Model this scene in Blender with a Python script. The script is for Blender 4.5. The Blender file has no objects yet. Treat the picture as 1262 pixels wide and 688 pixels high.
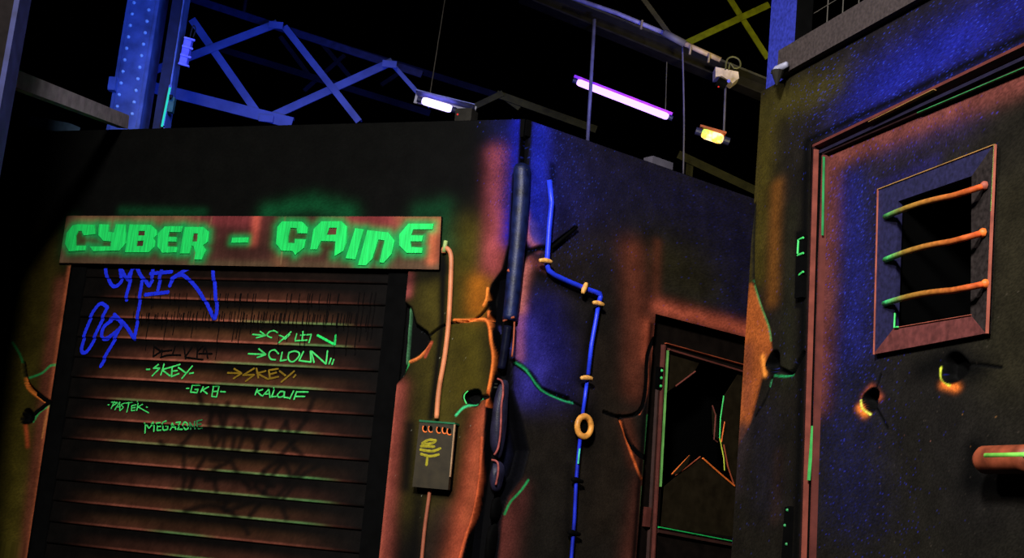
import bpy, math, random
import numpy as np
from mathutils import Vector
from mathutils.geometry import tessellate_polygon
random.seed(7); rng = np.random.default_rng(7)
scn = bpy.context.scene
COL = scn.collection

# ------------------------------------------------------------------ camera
FPX, PITCH, ROLL = 1708.78, math.radians(11.309), math.radians(5.726)
F = np.array([0, math.cos(PITCH), math.sin(PITCH)]); U0 = np.array([0, -math.sin(PITCH), math.cos(PITCH)]); X0 = np.array([1., 0, 0])
XR = X0*math.cos(ROLL)+U0*math.sin(ROLL); UR = -X0*math.sin(ROLL)+U0*math.cos(ROLL)
CAM = np.array([0, 0, 1.6])
cd = bpy.data.cameras.new('camera'); co = bpy.data.objects.new('camera', cd); COL.objects.link(co)
cd.sensor_width = 36; cd.lens = FPX/1262*36; cd.clip_start = .05; cd.clip_end = 100
import mathutils
co.matrix_world = mathutils.Matrix(((XR[0], UR[0], -F[0], CAM[0]), (XR[1], UR[1], -F[1], CAM[1]), (XR[2], UR[2], -F[2], CAM[2]), (0, 0, 0, 1)))
scn.camera = co

# ------------------------------------------------------------------ world, lights, exposure
w = bpy.data.worlds.new('dark_hall'); scn.world = w; w.use_nodes = True
w.node_tree.nodes['Background'].inputs[0].default_value = (.12, .16, .5, 1); w.node_tree.nodes['Background'].inputs[1].default_value = .006
vs = scn.view_settings; vs.view_transform = 'Standard'; vs.look = 'None'; vs.gamma = 1; vs.exposure = 0; vs.use_curve_mapping = False

def area(name, loc, target, size, power, color, spread=180):
    l = bpy.data.lights.new(name, 'AREA'); l.shape = 'DISK'; l.size = size; l.energy = power; l.color = color; l.spread = math.radians(spread)
    o = bpy.data.objects.new(name, l); COL.objects.link(o); o.location = loc
    o.rotation_euler = (Vector(target)-Vector(loc)).to_track_quat('-Z', 'Y').to_euler(); return o
def spot(name, loc, target, power, color, ang, blend=.9, rad=.15):
    l = bpy.data.lights.new(name, 'SPOT'); l.energy = power; l.color = color; l.spot_size = math.radians(ang); l.spot_blend = blend; l.shadow_soft_size = rad
    o = bpy.data.objects.new(name, l); COL.objects.link(o); o.location = loc
    o.rotation_euler = (Vector(target)-Vector(loc)).to_track_quat('-Z', 'Y').to_euler(); return o
# added neutral lights standing in for the UV flood, high behind the viewer
spot('neutral_fill', (-.9, .4, 5.2), (-.15, 6.3, 2.0), 2150, (1, .97, .93), 70, .75, .35)
spot('neutral_fill_side', (-3.0, 2.2, 5.6), (1.3, 5.8, 1.7), 640, (1, .93, .88), 54, .8, .3)
# added unseen blue and amber spots that tint the walls and steelwork
spot('blue_fill_corner', (.15, 4.2, 5.6), (.06, 6.5, 3.2), 60, (.08, .12, 1), 34)
spot('blue_fill_cell', (-.4, 3.4, 5.4), (1.45, 5.0, 3.35), 52, (.05, .08, 1), 34)
spot('blue_fill_roof', (-1.4, 8.6, 4.0), (-1.9, 11.2, 4.9), 250, (.02, .05, 1), 95)
spot('blue_fill_column', (-1.9, 7.7, 4.3), (-2.4, 9.1, 4.9), 170, (.07, .17, 1), 80)
spot('blue_fill_beam', (.7, 8.2, 4.5), (.6, 9.2, 5.5), 60, (.15, .2, 1), 110)
spot('amber_fill_beam', (1.6, 7.6, 4.4), (1.7, 9.2, 5.2), 105, (1, .9, .35), 100)

# ------------------------------------------------------------------ helpers
def S(r, g, b):
    f = lambda c: (c/255)/12.92 if c/255 <= .04045 else (((c/255)+.055)/1.055)**2.4
    return np.array([f(r), f(g), f(b)])
def ray(px, py): return F*FPX+XR*(px-631)-UR*(py-344)
def PD(px, py, Y):
    r = ray(px, py); return CAM+r*(Y/r[1])
def rgba(c): return (float(c[0]), float(c[1]), float(c[2]), 1)

def mat(name, c, rough=.6, metal=0, emit=None, es=0, noise=.3, scale=18, bump=.0, streak=1):
    m = bpy.data.materials.new(name); m.use_nodes = True; nt = m.node_tree; b = nt.nodes['Principled BSDF']
    b.inputs['Roughness'].default_value = rough; b.inputs['Metallic'].default_value = metal; b.inputs['Specular IOR Level'].default_value = .06 if c is None else (.3 if max(c) > .02 else .04)
    tc = nt.nodes.new('ShaderNodeTexCoord'); n = nt.nodes.new('ShaderNodeTexNoise'); n.inputs['Scale'].default_value = scale; n.inputs['Detail'].default_value = 5
    mp = nt.nodes.new('ShaderNodeMapping'); mp.inputs['Scale'].default_value = (1, 1, streak); nt.links.new(tc.outputs['Object'], mp.inputs['Vector']); nt.links.new(mp.outputs[0], n.inputs['Vector'])
    mr = nt.nodes.new('ShaderNodeMapRange'); mr.inputs['From Min'].default_value = .3; mr.inputs['From Max'].default_value = .7
    mr.inputs['To Min'].default_value = 1-noise; mr.inputs['To Max'].default_value = 1+noise; nt.links.new(n.outputs['Fac'], mr.inputs['Value'])
    mx = nt.nodes.new('ShaderNodeVectorMath'); mx.operation = 'SCALE'
    if c is None:
        a = nt.nodes.new('ShaderNodeAttribute'); a.attribute_name = 'Col'; nt.links.new(a.outputs['Color'], mx.inputs[0])
    else: mx.inputs[0].default_value = tuple(float(v) for v in c)
    nt.links.new(mr.outputs[0], mx.inputs['Scale']); nt.links.new(mx.outputs[0], b.inputs['Base Color'])
    if bump:
        bp = nt.nodes.new('ShaderNodeBump'); bp.inputs['Strength'].default_value = bump; bp.inputs['Distance'].default_value = .004
        n2 = nt.nodes.new('ShaderNodeTexNoise'); n2.inputs['Scale'].default_value = 160; nt.links.new(tc.outputs['Object'], n2.inputs['Vector'])
        nt.links.new(n2.outputs['Fac'], bp.inputs['Height']); nt.links.new(bp.outputs[0], b.inputs['Normal'])
    if emit is not None:
        b.inputs['Emission Color'].default_value = rgba(emit); b.inputs['Emission Strength'].default_value = es
    return m
PAINT = mat('airbrushed_board', None, .75, noise=.28, scale=9, bump=.15)
SLATM = mat('painted_slat', None, .6, noise=.3, scale=14, bump=.1)
GREEN = mat('fluorescent_green_paint', S(30, 222, 100), .6, noise=.3, scale=130, streak=.06)
GREEN2 = mat('thin_green_paint', S(70, 215, 105), .6, noise=.25, scale=40)
DKGREEN = mat('faded_green_paint', S(40, 130, 70), .6)
YELLOW = mat('mustard_paint', S(128, 100, 12), .6)
BLUEP = mat('blue_marker_paint', S(20, 42, 225), .6, noise=.2)
BLACKP = mat('black_marker_paint', S(8, 6, 6), .7)
BLACK = mat('flat_black_board', S(5, 5, 5), .85)
VOID = mat('black_void', S(1, 1, 1), .95, noise=0)
ORANGE = mat('fluorescent_orange_paint', S(235, 115, 45), .5, noise=.3, scale=25)
DKORANGE = mat('rusty_orange_paint', S(150, 70, 42), .55, noise=.35, scale=12)
PINKB = mat('dusty_pink_brown_paint', S(112, 56, 46), .6, noise=.35, scale=10)
YGREEN = mat('yellow_green_paint', S(200, 215, 70), .5)
BLUEPIPE = mat('royal_blue_pipe_paint', S(38, 62, 232), .38, noise=.2, scale=12)
STEEL = mat('riveted_blue_steel', S(95, 110, 150), .5, .1, noise=.45, scale=7, bump=.3)
TRUSS = mat('truss_steel', S(120, 130, 150), .6, noise=.25, scale=5)
GREY = mat('grey_steel', S(84, 80, 92), .6, noise=.25, scale=9)
TAN = mat('tan_conduit', S(125, 108, 92), .5, noise=.25)
OLIVE = mat('olive_steel', S(105, 105, 24), .6, noise=.25)
DARKST = mat('dark_steel', S(36, 34, 30), .6)
WHITE = mat('lamp_housing_white', S(150, 150, 170), .5)
BLUEB = mat('blue_painted_post', S(42, 50, 150), .6, noise=.4, scale=60)
LEDGE = mat('grey_brown_ledge', S(58, 50, 48), .65, noise=.35, scale=70)
WIRE = mat('dull_wire', S(70, 66, 60), .5)

def origin_mesh(name, V, Fc, m, parent=None, loc=None, smooth=False, colors=None):
    V = np.asarray(V, float)
    if parent is not None: o0 = np.array(PL[parent.name])
    else:
        o0 = np.array(loc) if loc is not None else np.array([(V[:, 0].min()+V[:, 0].max())/2, (V[:, 1].min()+V[:, 1].max())/2, V[:, 2].min()])
    me = bpy.data.meshes.new(name); me.from_pydata((V-o0).tolist(), [], Fc); me.materials.append(m)
    if colors is not None:
        a = me.color_attributes.new('Col', 'FLOAT_COLOR', 'POINT'); c = np.ones((len(V), 4), np.float32); c[:, :3] = colors; a.data.foreach_set('color', c.ravel())
    if smooth: me.polygons.foreach_set('use_smooth', [True]*len(me.polygons))
    me.update(); o = bpy.data.objects.new(name, me); COL.objects.link(o)
    if parent is not None: o.parent = parent; PL[o.name] = tuple(o0)
    else: o.location = o0; PL[o.name] = tuple(o0)
    return o
PL = {}
def empty(name, loc, label=None, cat=None, group=None, kind=None):
    o = bpy.data.objects.new(name, None); COL.objects.link(o); o.location = tuple(float(v) for v in loc); o.empty_display_size = .1
    PL[o.name] = tuple(float(v) for v in loc); return tag(o, label, cat, group, kind)
def tag(o, label=None, cat=None, group=None, kind=None):
    if label: o['label'] = label
    if cat: o['category'] = cat
    if group: o['group'] = group
    if kind: o['kind'] = kind
    return o

def tube(pts, r, seg=10, cap=True, flat=None):
    P = [np.array(p, float) for p in pts]; V = []; Fc = []; n = len(P)
    rs = r if hasattr(r, '__len__') else [r]*n; prev = None
    for i in range(n):
        t = P[min(i+1, n-1)]-P[max(i-1, 0)]; t = t/np.linalg.norm(t)
        if prev is None:
            a = np.array([0, 0, 1.]) if abs(t[2]) < .9 else np.array([1., 0, 0]); x = np.cross(t, a)
        else: x = prev-t*(prev@t)
        x /= np.linalg.norm(x); y = np.cross(t, x); prev = x
        for k in range(seg):
            q = 2*math.pi*k/seg; V.append(P[i]+rs[i]*(math.cos(q)*x+math.sin(q)*y))
    for i in range(n-1):
        for k in range(seg):
            a = i*seg+k; b = i*seg+(k+1) % seg; Fc.append((a, b, b+seg, a+seg))
    if cap: Fc.append(tuple(range(seg-1, -1, -1))); Fc.append(tuple((n-1)*seg+k for k in range(seg)))
    return V, Fc
def join(parts):
    V = []; Fc = []
    for v, f in parts:
        o = len(V); V += [np.array(q, float) for q in v]; Fc += [tuple(i+o for i in g) for g in f]
    return V, Fc
def bar(a, b, w, h, up=(0, 0, 1), bev=0):
    a = np.array(a, float); b = np.array(b, float); t = (b-a)/np.linalg.norm(b-a)
    up = np.array(up, float)
    if abs(t@up) > .95: up = np.array([0, 1., 0])
    s = np.cross(t, up); s /= np.linalg.norm(s); u = np.cross(s, t)
    V = [p+s*i*w/2+u*j*h/2 for p in (a, b) for i, j in ((-1, -1), (1, -1), (1, 1), (-1, 1))]
    return V, [(0, 1, 2, 3)[::-1], (4, 5, 6, 7), (0, 1, 5, 4), (1, 2, 6, 5), (2, 3, 7, 6), (3, 0, 4, 7)]
def angle_bar(a, b, w, h, t=.012):
    """an L profile: two thin flanges"""
    a = np.array(a, float); b = np.array(b, float)
    d = (b-a)/np.linalg.norm(b-a); s = np.cross(d, [0, 1., 0]); s /= np.linalg.norm(s)
    return join([bar(a, b, t, w, up=s), bar(a+s*w/2+np.array([0, h/2, 0]), b+s*w/2+np.array([0, h/2, 0]), h, t, up=s)])
def smooth_line(pts, n=6):
    P = [np.array(p, float) for p in pts]; out = []
    for i in range(len(P)-1):
        p0 = P[max(i-1, 0)]; p1 = P[i]; p2 = P[i+1]; p3 = P[min(i+2, len(P)-1)]
        for k in range(n):
            t = k/n; out.append(.5*((2*p1)+(p2-p0)*t+(2*p0-5*p1+4*p2-p3)*t*t+(3*p1-p0-3*p2+p3)*t**3))
    out.append(P[-1]); return out
def ball(c, r, N=None, seg=8, rings=4):
    c = np.array(c); N = np.array([0, -1., 0]) if N is None else N; a = np.cross(N, [0, 0, 1.]); a /= np.linalg.norm(a); b = np.cross(a, N)
    V = []; Fc = []
    for i in range(rings):
        q = math.pi/2*i/rings
        for k in range(seg): V.append(c+r*(math.cos(q)*(math.cos(2*math.pi*k/seg)*a+math.sin(2*math.pi*k/seg)*b)+math.sin(q)*N))
    V.append(c+r*N)
    for i in range(rings-1):
        for k in range(seg): Fc.append((i*seg+k, i*seg+(k+1) % seg, (i+1)*seg+(k+1) % seg, (i+1)*seg+k))
    for k in range(seg): Fc.append(((rings-1)*seg+k, (rings-1)*seg+(k+1) % seg, rings*seg))
    return V, Fc

class Wall:
    def __init__(s, x, y, az, mpx):
        s.O = np.array([x, y, 0.]); a = math.radians(az); s.T = np.array([math.cos(a), math.sin(a), 0]); s.N = np.array([math.sin(a), -math.cos(a), 0]); s.sv = mpx
        s.su = mpx
    def p(s, u, v, n=0): return s.O+s.T*u+np.array([0, 0, v])+s.N*n
    def uv(s, px, py, n=0):
        r = ray(px, py); q = s.O+s.N*n-CAM; t = (q@s.N)/(r@s.N); h = CAM+r*t; return np.array([(h-s.O)@s.T, h[2]])
    def at(s, px, py, n=0): u, v = s.uv(px, py, n); return s.p(u, v, n)
    def cal(s, px, py):
        a = s.uv(px-5, py); b = s.uv(px+5, py); c = s.uv(px, py-5); d = s.uv(px, py+5); s.su = abs(b-a)[0]/10; s.sv = abs(d-c)[1]/10
P0 = PD(648, 147, 6.5); ZT = P0[2]
A = Wall(P0[0], P0[1], -22.18, .0038); A.cal(450, 420)
B = Wall(P0[0], P0[1], 37.77, .0042); B.cal(760, 420)
rc = ray(938, 113); pc = CAM+rc*((ZT-CAM[2])/rc[2])
Cw = Wall(pc[0], pc[1], -71.21, .003); Cw.cal(1080, 330)

def poly_px(W, pts, n=0): return [W.uv(x, y, n) for x, y in pts]
def prism(W, pts, n0, n1, holes=(), n_px=None):
    """outline measured on wall plane, given real thickness n0..n1"""
    q = n1 if n_px is None else n_px
    loops = [poly_px(W, l, q) for l in [pts]+list(holes)]
    return prism_uv(W, loops, n0, n1)
def prism_uv(W, loops, n0, n1):
    tri = tessellate_polygon([[Vector((p[0], p[1], 0)) for p in l] for l in loops]); flat = [p for l in loops for p in l]; m = len(flat)
    V = [W.p(p[0], p[1], n1) for p in flat]+[W.p(p[0], p[1], n0) for p in flat]; Fc = []
    for t in tri: Fc.append(tuple(t)); Fc.append(tuple(i+m for i in t[::-1]))
    o = 0
    for l in loops:
        k = len(l)
        for i in range(k): a = o+i; b = o+(i+1) % k; Fc.append((a, b, b+m, a+m))
        o += k
    return V, Fc
def box_uv(W, u0, u1, v0, v1, n0, n1): return prism_uv(W, [[(u0, v0), (u1, v0), (u1, v1), (u0, v1)]], n0, n1)
def wtube(W, pts, n, rpx, seg=8, sm=0, taper=None):
    P = [W.at(x, y, n) for x, y in pts]
    if sm: P = smooth_line(P, sm)
    r = rpx*W.sv
    return tube(P, r if taper is None else [r*taper(i/(len(P)-1)) for i in range(len(P))], seg)

class Canvas:
    """paint and relief on a wall, measured in wall coordinates (u,v metres)"""
    def __init__(s, W, Ua, Va, base, n=0):
        s.W = W; s.n = n; s.q = np.stack([Ua/W.su, Va/W.sv], 1); s.C = np.tile(base, (len(Ua), 1)).astype(float); s.D = np.zeros(len(Ua))
    def pts(s, pts): return np.array([s.W.uv(x, y, s.n) for x, y in pts])/[s.W.su, s.W.sv]
    def dist(s, P, closed=False, lim=60):
        m = np.where((s.q[:, 0] > P[:, 0].min()-lim) & (s.q[:, 0] < P[:, 0].max()+lim) & (s.q[:, 1] > P[:, 1].min()-lim) & (s.q[:, 1] < P[:, 1].max()+lim))[0]
        q = s.q[m]; d = np.full(len(m), 1e9); n = len(P)
        for i in range(n if closed else n-1):
            a = P[i]; b = P[(i+1) % n]; ab = b-a; t = np.clip(((q-a)@ab)/max(ab@ab, 1e-9), 0, 1); d = np.minimum(d, np.hypot(*(q-a-t[:, None]*ab).T))
        return m, d
    def inside(s, P, m):
        q = s.q[m]; r = np.zeros(len(m), bool); n = len(P)
        for i in range(n):
            a = P[i]; b = P[(i+1) % n]; c = ((a[1] > q[:, 1]) != (b[1] > q[:, 1]))
            with np.errstate(all='ignore'): r ^= c & (q[:, 0] < (b[0]-a[0])*(q[:, 1]-a[1])/(b[1]-a[1])+a[0])
        return r
    def mix(s, m, a, c):
        if c is not None: a = a[:, None]; s.C[m] = s.C[m]*(1-a)+np.array(c)*a
    def glow(s, pts, w, c, op=1, speck=0, add=False):
        P = s.pts(pts)
        if len(P) == 1: P = np.vstack([P, P+.01])
        m, d = s.dist(P, lim=w*2.6); a = op*np.exp(-(d/w)**2)
        if speck: a = a*(1-speck+speck*2.2*rng.random(len(m))**2)
        a = np.clip(a, 0, 1)
        if add: s.C[m] += a[:, None]*np.array(c)
        else: s.mix(m, a, c)
    def line(s, pts, w, c, op=1, soft=1.2, dig=0):
        P = s.pts(pts)
        if len(P) > 2: P = np.array(smooth_line(P, 3))
        m, d = s.dist(P, lim=w+soft+2); a = np.clip((w/2+soft-d)/(soft*1.5), 0, 1); a = a*a*(3-2*a); s.mix(m, a*op, c); s.D[m] += dig*a**3
    def poly(s, pts, c=None, op=1, soft=2, dig=0, digsoft=2.5):
        P = s.pts(pts); m, d = s.dist(P, True, lim=soft+4); d = np.where(s.inside(P, m), d, -d)
        a = np.clip(d/soft+.5, 0, 1); s.mix(m, a*op, c)
        if dig: b = np.clip((d-1.2)/digsoft, 0, 1); s.D[m] = np.where(b > 0, s.D[m]*(1-b)+dig*b, s.D[m])
    def grain(s, amt=.35): s.C *= (1-amt+2*amt*rng.random(len(s.C)))[:, None]
    def specks(s, pts, w, c, p):
        P = s.pts(pts); m, d = s.dist(P, lim=w*2.2); k = rng.random(len(m)) < p*.75*np.exp(-(d/w)**2); a = .03+.33*rng.random((k.sum(), 1))**2; s.C[m[k]] = s.C[m[k]]*(1-a)+np.array(c)*a
    def hole(s, px, py, rx, ry, depth=.05, c=S(3, 3, 3)):
        P = s.pts([(px, py)])[0]; jj = 1+.1*np.sin(3*np.arctan2(s.q[:, 1]-P[1], s.q[:, 0]-P[0])+px)
        d = np.hypot((s.q[:, 0]-P[0])/rx, (s.q[:, 1]-P[1])/ry)/jj; m = np.where(d < 1.3)[0]; s.mix(m, np.clip((1.2-d[m])/.12, 0, 1), c); a = np.clip((1.0-d[m])/.2, 0, 1); s.D[m] = np.minimum(s.D[m], -depth*a)

def grid(W, ucuts, uc, vcuts, vc, n, fn, name, mtl, parent=None, skip=None, loc=None):
    """dense board: columns follow the lines in ucuts (each: v -> u), rows the heights in vcuts"""
    vs_ = np.concatenate([np.linspace(vcuts[i], vcuts[i+1], vc[i], endpoint=False) for i in range(len(vc))]+[[vcuts[-1]]])
    sidx = np.concatenate([np.linspace(i, i+1, uc[i], endpoint=False) for i in range(len(uc))]+[[len(uc)]])
    G = np.array([[c(v) for c in ucuts] for v in vs_]); k = np.minimum(sidx.astype(int), len(uc)-1); fr = sidx-k
    UU = G[:, k]*(1-fr)+G[:, k+1]*fr; VV = np.repeat(vs_[:, None], len(sidx), 1); nu = len(sidx); nv = len(vs_)
    cv = fn(UU.ravel(), VV.ravel()); nn = n+cv.D
    V = W.O+UU.ravel()[:, None]*W.T+VV.ravel()[:, None]*np.array([0, 0, 1.])+nn[:, None]*W.N
    i, j = np.meshgrid(np.arange(nu-1), np.arange(nv-1)); i = i.ravel(); j = j.ravel()
    if skip is not None: keep = ~skip(sidx[i], vs_[j]); i = i[keep]; j = j[keep]
    a = j*nu+i; Fc = np.stack([a, a+1, a+1+nu, a+nu], 1).tolist()
    return origin_mesh(name, V, Fc, mtl, parent, loc, True, np.clip(cv.C, 0, 1))
def lin(W, p, q, n=0):
    a = W.uv(*p, n); b = W.uv(*q, n); return lambda v: a[0]+(b[0]-a[0])*(v-a[1])/(b[1]-a[1])
def const(c): return lambda v: c

# ------------------------------------------------------------------ room shell
def slab(name, x0, x1, y0, y1, z0, z1, m, label):
    V = [(x, y, z) for z in (z0, z1) for x, y in ((x0, y0), (x1, y0), (x1, y1), (x0, y1))]
    o = origin_mesh(name, V, [(3, 2, 1, 0), (4, 5, 6, 7), (0, 1, 5, 4), (1, 2, 6, 5), (2, 3, 7, 6), (3, 0, 4, 7)], m); tag(o, label, None, None, 'structure')
slab('floor', -9, 9, -4, 20, -.1, 0, BLACK, 'dark hall floor below the painted boards')
slab('ceiling', -9, 9, -4, 20, 9, 9.1, VOID, 'black ceiling of the hall above the steelwork')
slab('wall_back', -9, 9, 20, 20.1, 0, 9, VOID, 'black far wall of the hall')

# ---- wall_left : board with shutter opening
SL = lin(A, (84, 350), (33, 688)); SR = lin(A, (503, 338), (467, 688)); VO = A.uv(300, 288)[1]; VB = 1.42
BLU = S(14, 24, 190); OL = S(58, 51, 14); PK = S(128, 62, 50); OR = S(205, 92, 38); GR = S(55, 200, 100); BK = S(4, 4, 4); HOT = S(240, 130, 50)
crackA = [(641, 140), (638, 205), (631, 215), (626, 300), (618, 332), (605, 350), (599, 368), (603, 386), (598, 393), (606, 408), (608, 440), (605, 482), (598, 500), (594, 560), (587, 612), (577, 655), (566, 700), (640, 700), (680, 140)]
def paintA(Ua, Va):
    c = Canvas(A, Ua, Va, S(7, 7, 6))
    c.glow([(36, 330), (14, 688)], 30, S(84, 74, 24), .95); c.glow([(60, 300), (50, 420)], 24, S(66, 57, 20), .8)
    c.glow([(74, 350), (62, 430), (35, 640), (30, 700)], 10, S(104, 54, 38), .9); c.glow([(86, 330), (60, 500), (33, 700)], 3.5, S(160, 82, 52), .85)
    c.glow([(538, 350), (540, 480), (530, 620)], 34, OL, 1); c.glow([(575, 290), (580, 480)], 24, S(62, 54, 10), .9)
    c.glow([(545, 640), (540, 700)], 26, S(36, 26, 20), .9)
    c.glow([(505, 340), (502, 362)], 6, S(140, 66, 62), .9)
    c.glow([(490, 478), (480, 580), (468, 700)], 12, S(120, 56, 46), .95); c.glow([(488, 474), (467, 700)], 3, S(165, 80, 62), .6)
    c.glow([(614, 190), (612, 260), (606, 330)], 13, S(140, 62, 62), .95); c.glow([(590, 350), (588, 378)], 14, S(140, 80, 16), .9)
    c.glow([(600, 510), (582, 600), (560, 700)], 15, S(140, 62, 40), .95); c.glow([(596, 520), (575, 640)], 8, S(150, 72, 44), .7)
    c.glow([(640, 150), (632, 290)], 13, S(14, 22, 150), .95, speck=.3); c.glow([(618, 150), (624, 250)], 18, S(14, 16, 62), .6, speck=.4)
    # green overspray around the sign
    for p, w_, o_ in (([(85, 275), (80, 310), (110, 325)], 13, .5), ([(330, 262), (385, 250), (430, 262)], 13, .75), ([(520, 262), (545, 258), (552, 300)], 15, .4), ([(150, 260), (250, 262)], 7, .45)):
        c.glow(p, w_, S(8, 72, 38), o_)
    # airbrushed black shadows around the cable box, the cable and under the sign
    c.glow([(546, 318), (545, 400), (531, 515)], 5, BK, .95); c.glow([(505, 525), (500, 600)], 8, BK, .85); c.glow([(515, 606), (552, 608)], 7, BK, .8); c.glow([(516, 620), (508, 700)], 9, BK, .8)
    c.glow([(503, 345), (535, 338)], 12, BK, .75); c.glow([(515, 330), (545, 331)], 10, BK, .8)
    # right torn edge of the opening
    c.poly([(498, 370), (508, 378), (514, 398), (528, 408), (532, 418), (526, 432), (506, 444), (500, 462), (486, 478), (470, 474), (480, 360)], BK, 1, 2, -.035)
    c.line([(504, 380), (499, 448)], 2, S(70, 120, 80), .8, dig=.02); c.line([(503, 447), (518, 440), (531, 424)], 2.6, S(225, 120, 60), .95, dig=.008); c.line([(524, 440), (532, 422)], 3, S(150, 60, 40), .8)
    c.line([(496, 462), (503, 450), (504, 443)], 1.6, GR, .9)
    c.line([(530, 413), (540, 405), (556, 398), (585, 394), (602, 377)], 2.4, BK, 1, dig=-.02)
    c.specks([(515, 405), (520, 415)], 5, S(170, 180, 190), .06)
    # left cracks
    c.line([(15, 422), (24, 436), (29, 450)], 2.2, S(40, 170, 88), .9); c.line([(29, 448), (32, 468), (40, 480), (60, 496), (66, 494)], 4.5, BK, 1, dig=-.025)
    c.line([(36, 466), (52, 460), (62, 451), (70, 450)], 2.2, S(44, 170, 88), .9); c.line([(31, 466), (34, 478), (45, 488), (56, 495)], 2.6, HOT, .9, dig=.004)
    c.line([(62, 495), (50, 504), (40, 512)], 4.5, BK, 1, dig=-.025); c.line([(61, 500), (49, 508), (41, 520)], 2, S(44, 170, 88), .9)
    c.glow([(31, 522), (33, 535), (34, 550)], 3, S(190, 80, 42), .9); c.hole(34, 514, 9, 10, .05)
    c.line([(60, 500), (52, 540)], 2, S(205, 130, 70), .6)
    # right crack system
    c.poly(crackA, S(2, 2, 3), 1, 2.5, -.075, 3)
    c.line([(560, 395), (578, 395), (597, 394), (603, 402), (605, 420), (608, 440), (606, 460), (602, 482)], 3, S(228, 118, 50), .95, dig=.008)
    c.line([(601, 356), (600, 368), (596, 377)], 2.6, S(235, 130, 50), .95, dig=.008); c.line([(602, 384), (602, 393)], 2, S(215, 110, 50), .9)
    c.line([(602, 482), (600, 500)], 2.5, S(200, 90, 40), .8); c.line([(594, 540), (591, 590), (583, 635), (573, 665), (566, 690)], 2.2, S(195, 88, 50), .9, dig=.006)
    c.hole(583, 490, 10, 9.5, .05); c.line([(590, 491), (600, 489)], 5, BK, 1, dig=-.02)
    c.line([(562, 512), (572, 502), (586, 498), (592, 492)], 2, S(60, 200, 125), .9)
    c.specks([(590, 420), (560, 560), (480, 560)], 60, S(220, 220, 190), .0012)
    c.specks([(630, 150), (640, 250)], 26, S(60, 80, 230), .05)
    c.line([(52, 150), (38, 230), (17, 364), (-6, 480)], 4, BK, .9, soft=3, dig=-.008)
    c.grain(.22); return c
def skipA(si, v): return (si >= 2) & (si < 3) & (v < VO-1e-6)
uA0 = A.uv(-40, 300)[0]
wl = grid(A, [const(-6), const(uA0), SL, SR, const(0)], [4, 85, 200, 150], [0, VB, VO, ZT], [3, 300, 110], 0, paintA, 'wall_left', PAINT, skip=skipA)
tag(wl, 'dark board wall holding the shutter, sprayed olive, pink and black beside a deep crack', None, None, 'structure')
# board thickness behind the top edge and jambs
V, Fc = join([box_uv(A, -6, -.005, ZT-.09, ZT+.002, -.10, -.001), prism_uv(A, [[(SL(0)-.002, 0), (SL(VO)-.002, VO), (SL(VO)-.1, VO), (SL(0)-.1, 0)]], -.2, -.004),
              prism_uv(A, [[(SR(0)+.002, 0), (SR(VO)+.002, VO), (SR(VO)+.07, VO), (SR(0)+.07, 0)]], -.2, -.045), box_uv(A, SL(VO)-.1, SR(VO)+.1, VO, VO+.08, -.2, -.004)])
fr = origin_mesh('opening_frame', V, Fc, BLACK, wl)
V, Fc = wtube(A, [(577, 482), (573, 486), (572, 491), (575, 498)], .0, .8, 6, 3); origin_mesh('hole_rim', V, Fc, GREEN2, wl)

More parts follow.
